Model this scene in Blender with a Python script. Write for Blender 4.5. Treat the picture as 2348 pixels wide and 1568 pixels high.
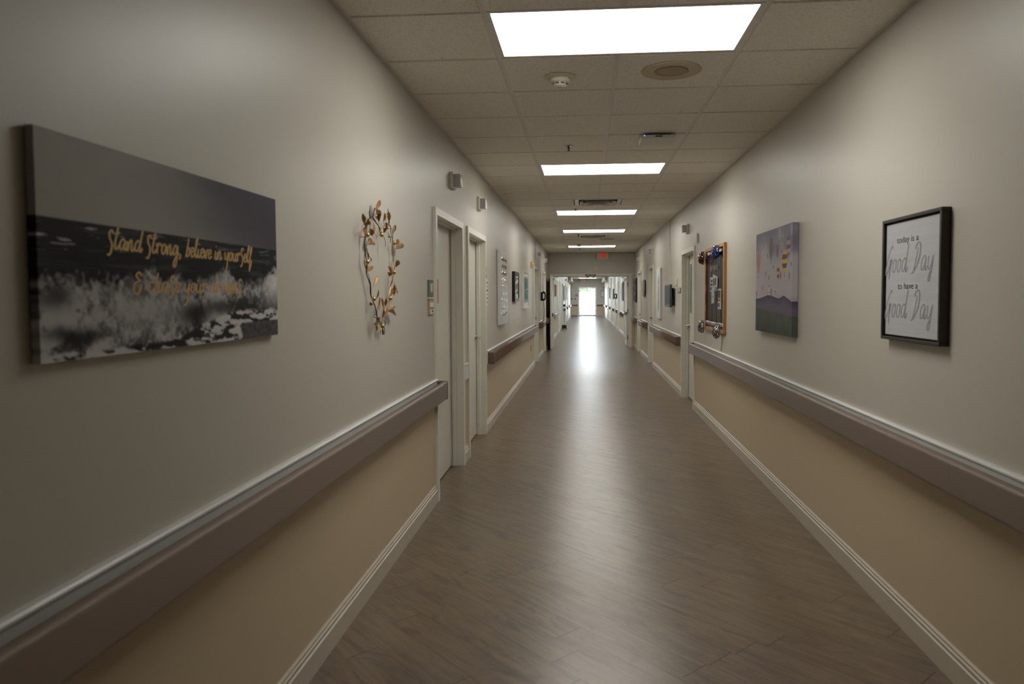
import bpy, bmesh, math, random
import numpy as np
from mathutils import Vector, Matrix, Euler

for o in list(bpy.data.objects):
    bpy.data.objects.remove(o, do_unlink=True)
S = bpy.context.scene
COL = S.collection
PI = math.pi
rnd = random.Random(7)

# ------------------------------------------------------------------ camera
YAW, PITCH, ROLL = 0.0755, -0.0440, -0.0043
cam_d = bpy.data.cameras.new('camera')
cam = bpy.data.objects.new('camera', cam_d)
COL.objects.link(cam)
_f = Vector((-math.sin(YAW), math.cos(YAW), 0)); _r = Vector((math.cos(YAW), math.sin(YAW), 0)); _u = Vector((0, 0, 1))
_f2 = _f * math.cos(PITCH) + _u * math.sin(PITCH); _u2 = _u * math.cos(PITCH) - _f * math.sin(PITCH)
_r3 = _r * math.cos(ROLL) + _u2 * math.sin(ROLL); _u3 = _u2 * math.cos(ROLL) - _r * math.sin(ROLL)
cam.matrix_world = Matrix(((_r3.x, _u3.x, -_f2.x, -0.1666), (_r3.y, _u3.y, -_f2.y, 0.0), (_r3.z, _u3.z, -_f2.z, 1.4562), (0, 0, 0, 1)))
cam_d.sensor_width = 36.0
cam_d.lens = 1644.15 / 2348 * 36.0
cam_d.shift_x = -43.5 / 2348
cam_d.shift_y = -32.37 / 2348
cam_d.clip_start = 0.05
cam_d.clip_end = 300
cam_d.dof.use_dof = True
cam_d.dof.focus_distance = 11.0
cam_d.dof.aperture_fstop = 4.0
S.camera = cam

# ------------------------------------------------------------------ world, sun, exposure
world = bpy.data.worlds.new('world'); S.world = world
world.use_nodes = True
wn = world.node_tree
for n in list(wn.nodes): wn.nodes.remove(n)
wo = wn.nodes.new('ShaderNodeOutputWorld'); wb = wn.nodes.new('ShaderNodeBackground'); ws = wn.nodes.new('ShaderNodeTexSky')
ws.sky_type = 'NISHITA'; ws.sun_disc = False; ws.sun_elevation = math.radians(48); ws.sun_rotation = math.radians(150)
wb.inputs['Strength'].default_value = 1.0
wn.links.new(ws.outputs[0], wb.inputs[0]); wn.links.new(wb.outputs[0], wo.inputs[0])
sun_d = bpy.data.lights.new('sun', 'SUN'); sun = bpy.data.objects.new('sun', sun_d); COL.objects.link(sun)
sun_d.energy = 50.0; sun_d.angle = 0.02; sun_d.color = (1.0, 0.97, 0.93)
sun.rotation_euler = (math.radians(50), 0, math.radians(-14))
LAMP = 12.4          # radiance of the troffer diffusers
S.view_settings.view_transform = 'Standard'
S.view_settings.look = 'None'
S.view_settings.gamma = 1.0
S.view_settings.exposure = 0.0
S.view_settings.use_curve_mapping = False

# ------------------------------------------------------------------ geometry constants
WX = 1.225           # wall plane x = +-WX
CZ = 2.696           # ceiling grid face
T = 0.6096           # ceiling module
Y0 = 3.1527          # near edge of first troffer row
YE = 20.45           # cross wall with the double doors
YF = 52.5            # far end wall
YB = -8.4            # behind the camera

# ------------------------------------------------------------------ materials
def srgb(r, g, b):
    f = lambda c: (c / 255) / 12.92 if c / 255 <= 0.04045 else ((c / 255 + 0.055) / 1.055) ** 2.4
    return (f(r), f(g), f(b), 1)

class NT:
    def __init__(s, name):
        s.m = bpy.data.materials.new(name); s.m.use_nodes = True
        s.t = s.m.node_tree
        s.b = s.t.nodes['Principled BSDF']
    def n(s, ty, **k):
        x = s.t.nodes.new(ty)
        for a, v in k.items(): setattr(x, a, v)
        return x
    def l(s, a, b): s.t.links.new(a, b)
    def math(s, op, a, b=None, c=None):
        x = s.n('ShaderNodeMath', operation=op)
        for i, v in enumerate((a, b, c)):
            if v is None: continue
            if isinstance(v, (int, float)): x.inputs[i].default_value = v
            else: s.l(v, x.inputs[i])
        return x.outputs[0]
    def mix(s, f, a, b, bt='MIX'):
        x = s.n('ShaderNodeMix', data_type='RGBA', blend_type=bt)
        for sock, v in ((x.inputs[0], f), (x.inputs[6], a), (x.inputs[7], b)):
            if isinstance(v, (int, float, tuple)): sock.default_value = v
            else: s.l(v, sock)
        return x.outputs[2]
    def ramp(s, f, stops):
        x = s.n('ShaderNodeValToRGB'); e = x.color_ramp.elements
        while len(e) < len(stops): e.new(0.5)
        for i, (p, c) in enumerate(stops):
            e[i].position = p; e[i].color = c if len(c) == 4 else (*c, 1)
        s.l(f, x.inputs[0]); return x.outputs[0]
    def noise(s, vec, scale, detail=2, rough=0.5, dist=0):
        x = s.n('ShaderNodeTexNoise'); x.inputs['Scale'].default_value = scale
        x.inputs['Detail'].default_value = detail; x.inputs['Roughness'].default_value = rough; x.inputs['Distortion'].default_value = dist
        if vec is not None: s.l(vec, x.inputs['Vector'])
        return x.outputs[0]
    def bump(s, h, strength, dist=0.002):
        x = s.n('ShaderNodeBump'); x.inputs['Strength'].default_value = strength; x.inputs['Distance'].default_value = dist
        s.l(h, x.inputs['Height']); s.l(x.outputs[0], s.b.inputs['Normal'])
    def pos(s): return s.n('ShaderNodeNewGeometry').outputs['Position']
    def obj(s): return s.n('ShaderNodeTexCoord').outputs['Object']

def plain(name, col, rough=0.5, metal=0.0, var=0.05, scale=30, bump=0.0, spec=0.5, coat=0.0):
    """principled paint / plastic / metal with a little procedural variation"""
    m = NT(name)
    c = col if len(col) == 4 else (*col, 1)
    nz = m.noise(m.obj(), scale, 3)
    d = tuple(x * (1 - var) for x in c[:3]) + (1,); e = tuple(min(1, x * (1 + var)) for x in c[:3]) + (1,)
    m.l(m.mix(nz, d, e), m.b.inputs['Base Color'])
    m.b.inputs['Roughness'].default_value = rough; m.b.inputs['Metallic'].default_value = metal
    m.b.inputs['Specular IOR Level'].default_value = spec
    m.b.inputs['Coat Weight'].default_value = coat
    if bump: m.bump(nz, bump, 0.001)
    return m.m

def emis(name, col, st, base=(0.8, 0.8, 0.8, 1)):
    m = NT(name)
    m.b.inputs['Base Color'].default_value = base
    m.b.inputs['Emission Color'].default_value = (*col[:3], 1); m.b.inputs['Emission Strength'].default_value = st
    return m.m

def wall_mat():
    m = NT('two_tone_wall_paint')
    p = m.pos(); sep = m.n('ShaderNodeSeparateXYZ'); m.l(p, sep.inputs[0])
    f = m.math('GREATER_THAN', sep.outputs[2], 0.80)
    big = m.noise(p, 1.3, 3)
    lo = m.mix(big, (0.545, 0.440, 0.295, 1), (0.575, 0.470, 0.322, 1))
    hi = m.mix(big, (0.516, 0.489, 0.426, 1), (0.546, 0.519, 0.455, 1))
    m.l(m.mix(f, lo, hi), m.b.inputs['Base Color'])
    m.l(m.math('MULTIPLY_ADD', big, 0.08, 0.38), m.b.inputs['Roughness'])
    m.b.inputs['Specular IOR Level'].default_value = 0.6
    fine = m.noise(p, 180, 2); mid = m.noise(p, 2.2, 2)
    m.bump(m.math('ADD', m.math('MULTIPLY', fine, 0.12), m.math('MULTIPLY', mid, 2.0)), 0.35, 0.002)
    return m.m

def floor_mat():
    m = NT('plank_vinyl_floor')
    sep = m.n('ShaderNodeSeparateXYZ'); m.l(m.pos(), sep.inputs[0])
    X, Y = sep.outputs[0], sep.outputs[1]
    w, L = 0.1524, 1.2192
    s_ = m.math('MULTIPLY_ADD', m.math('ADD', X, Y), 0.70711, -0.0826 + 40 * w)
    t_ = m.math('MULTIPLY_ADD', m.math('SUBTRACT', X, Y), 0.70711, 60.0)
    row = m.math('FLOOR', m.math('DIVIDE', s_, w))
    wn_ = m.n('ShaderNodeTexWhiteNoise', noise_dimensions='1D'); m.l(row, wn_.inputs['W'])
    tt = m.math('ADD', t_, m.math('MULTIPLY', wn_.outputs[0], L * 3))
    colm = m.math('FLOOR', m.math('DIVIDE', tt, L))
    fs = m.math('SUBTRACT', m.math('DIVIDE', s_, w), row)
    ft = m.math('SUBTRACT', m.math('DIVIDE', tt, L), colm)
    cid = m.n('ShaderNodeCombineXYZ'); m.l(row, cid.inputs[0]); m.l(colm, cid.inputs[1])
    wid = m.n('ShaderNodeTexWhiteNoise', noise_dimensions='2D'); m.l(cid.outputs[0], wid.inputs['Vector'])
    pid = wid.outputs[0]
    gv = m.n('ShaderNodeCombineXYZ'); m.l(m.math('MULTIPLY', tt, 1.0), gv.inputs[0]); m.l(m.math('MULTIPLY', s_, 9.0), gv.inputs[1]); m.l(m.math('MULTIPLY', pid, 31), gv.inputs[2])
    g1 = m.noise(gv.outputs[0], 2.2, 6, 0.62, 1.2)
    gv2 = m.n('ShaderNodeCombineXYZ'); m.l(tt, gv2.inputs[0]); m.l(m.math('MULTIPLY', s_, 30.0), gv2.inputs[1]); m.l(pid, gv2.inputs[2])
    g2 = m.noise(gv2.outputs[0], 6, 4, 0.6, 0.4)
    gv3 = m.n('ShaderNodeCombineXYZ'); m.l(tt, gv3.inputs[0]); m.l(m.math('MULTIPLY', s_, 2.2), gv3.inputs[1]); m.l(m.math('MULTIPLY', pid, 17), gv3.inputs[2])
    kn = m.noise(gv3.outputs[0], 3.0, 2, 0.5, 2.0)
    base = m.ramp(g1, [(0.26, (0.078, 0.050, 0.029)), (0.5, (0.182, 0.127, 0.076)), (0.74, (0.270, 0.198, 0.124))])
    base = m.mix(m.math('MULTIPLY', g2, 0.45), base, (0.060, 0.044, 0.034, 1))
    base = m.mix(m.ramp(kn, [(0.56, (0, 0, 0)), (0.74, (0.62, 0.62, 0.62))]), base, (0.045, 0.036, 0.030, 1))
    base = m.mix(m.math('MULTIPLY', pid, 0.22), base, (0.20, 0.155, 0.12, 1))
    e1 = m.math('MINIMUM', fs, m.math('SUBTRACT', 1.0, fs))
    e2 = m.math('MINIMUM', ft, m.math('SUBTRACT', 1.0, ft))
    seam_s = m.math('MULTIPLY', m.math('LESS_THAN', e1, 0.011), 0.55)
    seam_t = m.math('MULTIPLY', m.math('LESS_THAN', e2, 0.0020), 0.9)
    seam = m.math('MAXIMUM', seam_s, seam_t)
    m.l(m.mix(seam, base, (0.022, 0.017, 0.013, 1)), m.b.inputs['Base Color'])
    r = m.math('MULTIPLY_ADD', g2, 0.08, 0.250)
    m.l(r, m.b.inputs['Roughness'])
    m.b.inputs['Specular IOR Level'].default_value = 0.8
    h = m.math('SUBTRACT', m.math('ADD', m.math('MULTIPLY', g2, 0.30), m.math('MULTIPLY', g1, 0.9)), m.math('MULTIPLY', seam, 0.8))
    h = m.math('ADD', h, m.math('MULTIPLY', m.math('MULTIPLY', pid, fs), 0.35))
    m.bump(h, 0.30, 0.0012)
    return m.m

def tile_mat():
    m = NT('acoustic_tile')
    p = m.pos()
    n1 = m.noise(p, 150, 2, 0.6); n2 = m.noise(p, 95, 3, 0.6, 1.2)
    sp = m.math('MAXIMUM', m.math('MULTIPLY', m.math('GREATER_THAN', n1, 0.64), 0.55), m.math('MULTIPLY', m.math('GREATER_THAN', n2, 0.63), 0.45))
    m.l(m.mix(sp, (0.90, 0.855, 0.785, 1), (0.36, 0.31, 0.26, 1)), m.b.inputs['Base Color'])
    m.b.inputs['Roughness'].default_value = 0.9
    m.bump(m.math('SUBTRACT', n2, sp), 0.4, 0.002)
    return m.m

M = {}
M['wall'] = wall_mat(); M['floor'] = floor_mat(); M['tile'] = tile_mat()
M['grid'] = plain('ceiling_grid_metal', (0.76, 0.73, 0.68), 0.45)
M['trim'] = plain('off_white_trim_paint', (0.72, 0.705, 0.625), 0.35, scale=4)
M['base'] = plain('baseboard_vinyl', (0.52, 0.465, 0.38), 0.40, scale=4)
M['capwhite'] = plain('pale_wall_board', (0.66, 0.66, 0.635), 0.35, scale=4)
M['rail'] = plain('brown_rail_vinyl', (0.155, 0.102, 0.072), 0.37, scale=120, bump=0.12, spec=0.45)
M['door'] = plain('door_paint', (0.69, 0.675, 0.60), 0.38, scale=3)
M['void'] = plain('dark_void', (0.03, 0.028, 0.025), 0.9)
M['chrome'] = plain('brushed_steel', (0.62, 0.61, 0.58), 0.25, metal=1.0, scale=80)
M['hinge'] = plain('dull_steel', (0.24, 0.24, 0.23), 0.4, metal=0.8, scale=80)
M['white'] = plain('white_plastic', (0.72, 0.71, 0.66), 0.4)
M['cream'] = plain('cream_plastic', (0.66, 0.62, 0.48), 0.45)
M['whitegrille'] = plain('white_metal', (0.74, 0.73, 0.70), 0.35)
M['black'] = plain('black_plastic', (0.012, 0.012, 0.012), 0.35)
M['dark'] = plain('dark_grey_plastic', (0.05, 0.055, 0.06), 0.35)
M['screen'] = plain('slate_screen', (0.060, 0.072, 0.095), 0.5)
M['gold'] = plain('gold_metal', (0.62, 0.42, 0.16), 0.28, metal=1.0)
M['bronze'] = plain('bronze_leaf_metal', (0.46, 0.27, 0.12), 0.45, metal=0.5, var=0.3, scale=20)
M['wire'] = plain('dark_bronze_wire', (0.10, 0.06, 0.035), 0.4, metal=0.8)
M['wood'] = plain('orange_oak', (0.50, 0.24, 0.075), 0.45, var=0.2, scale=25)
M['blackwood'] = plain('black_brown_frame', (0.030, 0.024, 0.019), 0.5, var=0.3, scale=60)
M['red'] = plain('red_plastic', (0.42, 0.02, 0.025), 0.45)
M['maroon'] = plain('maroon_plastic', (0.12, 0.008, 0.015), 0.45)
M['yellow'] = plain('yellow_plastic', (0.65, 0.47, 0.10), 0.45)
M['blue'] = plain('navy_plastic', (0.02, 0.045, 0.25), 0.45)
M['bluemat'] = plain('blue_vinyl', (0.05, 0.12, 0.32), 0.5)
M['signgrey'] = plain('grey_green_sign', (0.11, 0.115, 0.095), 0.4)
M['tan'] = plain('tan_label', (0.42, 0.27, 0.16), 0.5)
M['orange'] = plain('orange_brown_label', (0.40, 0.16, 0.04), 0.5)
M['goldprint'] = plain('gold_foil_print', (0.62, 0.40, 0.13), 0.45, metal=0.0, var=0.25, scale=40)
M['greyprint'] = plain('grey_print', (0.27, 0.275, 0.295), 0.7, spec=0.2)
M['darkprint'] = plain('dark_print', (0.05, 0.05, 0.05), 0.6)
M['silver'] = plain('silver_foil', (0.75, 0.75, 0.74), 0.18, metal=1.0, var=0.3, scale=60)
M['redfoil'] = plain('red_foil', (0.50, 0.02, 0.03), 0.2, metal=1.0, var=0.3, scale=60)
M['bluefoil'] = plain('blue_foil', (0.02, 0.13, 0.60), 0.2, metal=1.0, var=0.3, scale=60)
M['blackcloth'] = plain('black_paper', (0.016, 0.017, 0.018), 0.38, var=0.4, scale=12, spec=0.3)
M['purple'] = plain('purple_ribbon', (0.07, 0.02, 0.13), 0.5)
M['paper'] = plain('white_paper', (0.78, 0.77, 0.74), 0.6, var=0.08, scale=50)
M['lamp'] = emis('troffer_diffuser', (1.0, 0.970, 0.898), LAMP)
M['lampfar'] = emis('troffer_diffuser_far', (0.88, 0.95, 1.0), LAMP * 2.1)  # stronger and cooler than the hall panels to stand in for daylight bounce
M['lampback'] = emis('troffer_diffuser_dim', (1.0, 0.970, 0.898), LAMP * 0.4)  # unseen panel added behind the camera, dimmed so the near walls stay darker
M['led'] = emis('blue_led', (0.1, 0.2, 1.0), 6)
M['exitred'] = emis('exit_letters_red', (1.0, 0.02, 0.015), 0.30, (0.5, 0.01, 0.01, 1))
M['exitface'] = plain('exit_face', (0.62, 0.58, 0.47), 0.4)
M['concrete'] = plain('pale_concrete', (0.72, 0.72, 0.70), 0.8, scale=8)
M['leafgreen'] = plain('hedge_leaf', (0.05, 0.13, 0.035), 0.5, var=0.6, scale=3)

def glass_mat():
    m = NT('clear_glass'); t = m.t
    tr = m.n('ShaderNodeBsdfTransparent'); gl = m.n('ShaderNodeBsdfGlossy'); gl.inputs['Roughness'].default_value = 0.02
    tr.inputs[0].default_value = (0.93, 0.97, 0.97, 1)
    fr = m.n('ShaderNodeFresnel'); fr.inputs[0].default_value = 1.45
    mx = m.n('ShaderNodeMixShader'); m.l(fr.outputs[0], mx.inputs[0]); m.l(tr.outputs[0], mx.inputs[1]); m.l(gl.outputs[0], mx.inputs[2])
    m.l(mx.outputs[0], t.nodes['Material Output'].inputs[0]); return m.m
M['glass'] = glass_mat()

def lens_mat():
    m = NT('clear_ribbed_lens')
    m.b.inputs['Base Color'].default_value = (0.62, 0.62, 0.60, 1); m.b.inputs['Roughness'].default_value = 0.12
    w = m.n('ShaderNodeTexWave', wave_type='BANDS', bands_direction='Z'); w.inputs['Scale'].default_value = 22; m.l(m.obj(), w.inputs[0])
    m.l(m.mix(w.outputs[1], (0.44, 0.44, 0.43, 1), (0.66, 0.66, 0.65, 1)), m.b.inputs['Base Color'])
    m.bump(w.outputs[1], 0.6, 0.002)
    m.b.inputs['Transmission Weight'].default_value = 0.15
    return m.m
M['lens'] = lens_mat()

def print_mat(name, rough=0.55):
    m = NT(name)
    a = m.n('ShaderNodeAttribute', attribute_name='print'); m.l(a.outputs[0], m.b.inputs['Base Color'])
    m.b.inputs['Roughness'].default_value = rough; m.b.inputs['Specular IOR Level'].default_value = 0.12
    fine = m.noise(m.obj(), 900, 1); m.bump(fine, 0.15, 0.0005)
    return m.m
M['print'] = print_mat('printed_canvas')

# ------------------------------------------------------------------ mesh helpers
class MB:
    """collects shapes into one mesh"""
    def __init__(s): s.b = bmesh.new()
    def box(s, x0, x1, y0, y1, z0, z1, bev=0.0, seg=2, mi=0):
        vs = [s.b.verts.new((x, y, z)) for x in (x0, x1) for y in (y0, y1) for z in (z0, z1)]
        q = [(0, 1, 3, 2), (4, 6, 7, 5), (0, 4, 5, 1), (2, 3, 7, 6), (0, 2, 6, 4), (1, 5, 7, 3)]
        fs = [s.b.faces.new([vs[i] for i in f]) for f in q]
        for f in fs: f.material_index = mi
        if bev > 0:
            es = list({e for f in fs for e in f.edges})
            r = bmesh.ops.bevel(s.b, geom=es, offset=bev, segments=seg, affect='EDGES', profile=0.5)
            for f in r['faces']: f.smooth = True; f.material_index = mi
        return s
    def tube(s, pts, r, n=8, cap=True, mi=0):
        pts = [Vector(p) for p in pts]; rs = r if isinstance(r, (list, tuple)) else [r] * len(pts)
        rings = []; up = Vector((0, 0, 1)); prev = None
        for i, p in enumerate(pts):
            d = (pts[min(i + 1, len(pts) - 1)] - pts[max(i - 1, 0)]).normalized()
            if prev is None:
                a = d.cross(up)
                if a.length < 1e-3: a = d.cross(Vector((1, 0, 0)))
                a.normalize()
            else:
                a = (prev - d * prev.dot(d)).normalized()
            prev = a; b = d.cross(a)
            rings.append([s.b.verts.new(p + (a * math.cos(2 * PI * k / n) + b * math.sin(2 * PI * k / n)) * rs[i]) for k in range(n)])
        for i in range(len(rings) - 1):
            for k in range(n):
                f = s.b.faces.new([rings[i][k], rings[i][(k + 1) % n], rings[i + 1][(k + 1) % n], rings[i + 1][k]]); f.smooth = True; f.material_index = mi
        if cap:
            s.b.faces.new(rings[0][::-1]).material_index = mi; s.b.faces.new(rings[-1]).material_index = mi
        return s
    def lathe(s, prof, c=(0, 0, 0), axis='Z', n=24, mi=0, smooth=True):
        """prof = [(radius, height)...] about an axis through c"""
        rings = []
        for r, h in prof:
            ring = []
            for k in range(n):
                a = 2 * PI * k / n; p = (r * math.cos(a), r * math.sin(a), h)
                if axis == 'Y': p = (p[0], p[2], p[1])
                if axis == 'X': p = (p[2], p[0], p[1])
                ring.append(s.b.verts.new((c[0] + p[0], c[1] + p[1], c[2] + p[2])))
            rings.append(ring)
        for i in range(len(rings) - 1):
            for k in range(n):
                f = s.b.faces.new([rings[i][k], rings[i][(k + 1) % n], rings[i + 1][(k + 1) % n], rings[i + 1][k]]); f.smooth = smooth; f.material_index = mi
        if prof[0][0] > 1e-5: s.b.faces.new(rings[0][::-1]).material_index = mi
        if prof[-1][0] > 1e-5: s.b.faces.new(rings[-1]).material_index = mi
        return s
    def ball(s, c, r, sx=1, sy=1, sz=1, n=12, mi=0):
        m_ = Matrix.Translation(c) @ Matrix.Diagonal((sx * r, sy * r, sz * r, 1))
        g = bmesh.ops.create_uvsphere(s.b, u_segments=n, v_segments=max(6, n // 2 + 2), radius=1, matrix=m_)
        for v in g['verts']:
            for f in v.link_faces: f.smooth = True; f.material_index = mi
        return s
    def prism(s, prof, a, b, axis='Y', smooth=False, mi=0, cap=True):
        """closed 2D outline (u,v) swept from a to b. axis Y: u->x v->z; X: u->y v->z; Z: u->x v->y"""
        def P(u, v, t): return {'Y': (u, t, v), 'X': (t, u, v), 'Z': (u, v, t)}[axis]
        A = [s.b.verts.new(P(u, v, a)) for u, v in prof]; B = [s.b.verts.new(P(u, v, b)) for u, v in prof]
        n = len(prof)
        for i in range(n):
            f = s.b.faces.new([A[i], A[(i + 1) % n], B[(i + 1) % n], B[i]]); f.smooth = smooth; f.material_index = mi
        if cap:
            for f in (s.b.faces.new(A[::-1]), s.b.faces.new(B)): f.material_index = mi
        return s
    def poly(s, pts, mi=0, smooth=False):
        f = s.b.faces.new([s.b.verts.new(p) for p in pts]); f.material_index = mi; f.smooth = smooth; return s
    def xf(s, mat): bmesh.ops.transform(s.b, matrix=mat, verts=s.b.verts); return s
    def build(s, name, mats, parent=None, loc=None, rot=None, flat=False):
        if flat:
            for f in s.b.faces:
                f.normal_update()
                if f.normal.y > 0: f.normal_flip()
        else: bmesh.ops.recalc_face_normals(s.b, faces=s.b.faces)
        me = bpy.data.meshes.new(name); s.b.to_mesh(me); s.b.free()
        for m_ in (mats if isinstance(mats, (list, tuple)) else [mats]): me.materials.append(M[m_] if isinstance(m_, str) else m_)
        o = bpy.data.objects.new(name, me); COL.objects.link(o)
        if parent: o.parent = parent
        if loc is not None: o.location = loc
        if rot is not None: o.rotation_euler = rot
        return o

def empty(name, loc=(0, 0, 0), rz=0.0):
    o = bpy.data.objects.new(name, None); COL.objects.link(o); o.location = loc; o.rotation_euler = (0, 0, rz); o.empty_display_size = 0.1
    return o
def tag(o, label=None, cat=None, group=None, kind=None):
    if label: o['label'] = label
    if cat: o['category'] = cat
    if group: o['group'] = group
    if kind: o['kind'] = kind
    return o
def copy_tree(o, parent=None):
    c = o.copy(); COL.objects.link(c); c.parent = parent
    for ch in [x for x in bpy.data.objects if x.parent == o]: copy_tree(ch, c)
    return c
# a thing on a wall: local +X = the viewer's right, local -Y = out of the wall
def on_wall(name, side, y, z, label, cat, group=None, d=0.0):
    if side == 'L': o = empty(name, (-WX + d, y, z), PI / 2)
    elif side == 'R': o = empty(name, (WX - d, y, z), -PI / 2)
    elif side == 'E': o = empty(name, (y, YE - 0.0 - d, z), 0)
    else: o = empty(name, (y, YF - d, z), 0)
    return tag(o, label, cat, group)
def struct(o): o['kind'] = 'structure'; return o

def catmull(pts, n=6):
    P = [pts[0]] + list(pts) + [pts[-1]]; out = []
    for i in range(1, len(P) - 2):
        p0, p1, p2, p3 = [np.array(P[j], float) for j in (i - 1, i, i + 1, i + 2)]
        for k in range(n):
            t = k / n
            out.append(tuple(0.5 * ((2 * p1) + (-p0 + p2) * t + (2 * p0 - 5 * p1 + 4 * p2 - p3) * t * t + (-p0 + 3 * p1 - 3 * p2 + p3) * t ** 3)))
    out.append(tuple(pts[-1])); return out

# hand-drawn lettering: strokes on (x, height), x-height 1
GL = {
 's': (0.62, [[(.58, 1.35), (.42, 1.65), (.20, 1.45), (.22, .95), (.45, .45), (.40, -.15), (.20, -.55), (.02, -.45)]]),
 'S': (0.55, [[(.50, .85), (.32, 1.0), (.14, .75), (.40, .4), (.36, .05), (.08, .08)]]),
 't': (0.55, [[(.42, 2.0), (.15, .6), (.17, .08), (.36, .06), (.55, .4)], [(.02, 1.35), (.60, 1.5)]]),
 'a': (0.80, [[(.58, .85), (.38, 1.0), (.10, .6), (.12, .08), (.36, .12), (.62, .85), (.54, .25), (.64, .0), (.82, .3)]]),
 'n': (0.78, [[(.04, .85), (.10, .0), (.22, .65), (.44, 1.0), (.50, .6), (.46, .12), (.60, .0), (.80, .35)]]),
 'd': (0.85, [[(.58, .85), (.38, 1.0), (.10, .6), (.12, .08), (.38, .12), (.62, .85), (.86, 2.0), (.62, .7), (.58, .1), (.70, .0), (.86, .35)]]),
 'r': (0.60, [[(.02, .70), (.10, .95), (.13, .40), (.12, .0)], [(.13, .55), (.26, .92), (.42, 1.02), (.54, .82), (.62, .78)]]),
 'o': (0.66, [[(.44, .95), (.18, .85), (.08, .25), (.28, .0), (.50, .35), (.50, .85), (.30, 1.0), (.66, .8)]]),
 'g': (0.80, [[(.60, .85), (.36, 1.0), (.10, .55), (.14, .08), (.40, .2), (.64, .9), (.52, -.6), (.28, -1.2), (.12, -.95), (.30, -.4), (.80, .3)]]),
 ',': (0.45, [[(.18, .2), (.22, -.1), (.08, -.4)]]),
 'b': (0.66, [[(.42, 1.9), (.10, .0), (.20, .55), (.46, .95), (.54, .45), (.34, .02), (.12, .12)]]),
 'e': (0.58, [[(.10, .45), (.48, .65), (.40, 1.0), (.16, .85), (.10, .25), (.30, .0), (.60, .35)]]),
 'l': (0.42, [[(.06, .35), (.40, 1.7), (.34, 2.05), (.18, 1.3), (.14, .2), (.28, .0), (.44, .3)]]),
 'i': (0.42, [[(.16, .95), (.10, .2), (.24, .0), (.42, .3)], [(.22, 1.38), (.24, 1.5)]]),
 'v': (0.58, [[(.06, .95), (.18, .1), (.28, .1), (.44, .9), (.60, .85)]]),
 'y': (0.74, [[(.10, .95), (.10, .25), (.28, .08), (.50, .5), (.62, .95), (.46, -.6), (.26, -1.25), (.10, -1.2)]]),
 'Y': (0.86, [[(.10, .95), (.10, .25), (.28, .05), (.50, .45), (.66, .98), (.56, .2), (.42, -.60), (.28, -.74), (.20, -.55), (.40, -.05)]]),
 'u': (0.76, [[(.10, .95), (.08, .2), (.26, .0), (.50, .4), (.54, .95), (.50, .2), (.62, .0), (.78, .3)]]),
 'f': (0.60, [[(.10, .3), (.50, 1.5), (.44, 1.95), (.28, 1.5), (.16, -.6), (.12, -1.0), (.34, -.5), (.50, .2), (.62, .3)]]),
 '&': (0.90, [[(.75, 1.5), (.50, 1.85), (.25, 1.5), (.55, 1.05), (.20, .85), (.05, .25), (.30, -.25), (.62, .1), (.70, .7)]]),
 'c': (0.58, [[(.50, .85), (.30, 1.0), (.10, .6), (.12, .1), (.34, .0), (.58, .35)]]),
 'h': (0.76, [[(.40, 1.9), (.10, .0), (.20, .6), (.42, 1.0), (.48, .6), (.46, .1), (.58, .0), (.78, .3)]]),
 'm': (1.00, [[(.04, .9), (.08, .0), (.18, .7), (.34, 1.0), (.38, .0), (.48, .7), (.66, 1.0), (.70, .1), (.84, .0), (1.0, .3)]]),
 'G': (1.05, [[(.98, 1.75), (.92, 2.0), (.66, 1.7), (.28, .9), (.10, .1), (.18, -.15), (.45, .15), (.80, .95)], [(.58, .85), (.90, .98), (.72, .2), (.66, -.5)]]),
 'D': (1.25, [[(.82, 1.6), (.55, .6), (.36, -.05)], [(.05, -.15), (.36, -.05), (.95, .7), (1.12, 1.6), (.92, 1.98), (.58, 1.8), (.52, 1.5)]]),
 ' ': (0.45, []),
}
def lettering(mb, text, x0, z0, xh, width, y, wpen=0.10, slant=0.0, rise=0.0):
    """writes text as ribbons on plane y=const in local x,z; width = full length"""
    tot = sum(GL[c][0] for c in text); sx = width / tot; x = 0.0
    for ch in text:
        adv, strokes = GL[ch]
        for st in strokes:
            pts = catmull(st, 6); W = []
            q = [((x + u) * sx + slant * v * xh, v * xh + rise * (x + u) / tot) for u, v in pts]
            for i in range(len(q)):
                a = q[max(i - 1, 0)]; b = q[min(i + 1, len(q) - 1)]
                dx, dz = b[0] - a[0], b[1] - a[1]; ln = math.hypot(dx, dz) or 1
                nx, nz = -dz / ln, dx / ln
                w = wpen * xh * (0.55 + 0.75 * abs(dz / ln)) * (0.75 if i in (0, len(q) - 1) else 1)
                W.append((q[i][0] + nx * w, q[i][1] + nz * w, q[i][0] - nx * w, q[i][1] - nz * w))
            off0 = strokes.index(st) * 0.0006
            vv = [(mb.b.verts.new((x0 + a, y - off0 - 1.2e-5 * j, z0 + b)), mb.b.verts.new((x0 + c, y - off0 - 1.2e-5 * j, z0 + d))) for j, (a, b, c, d) in enumerate(W)]
            for i in range(len(vv) - 1):
                f_ = mb.b.faces.new([vv[i][0], vv[i][1], vv[i + 1][1], vv[i + 1][0]])
        x += adv
    return mb

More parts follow.
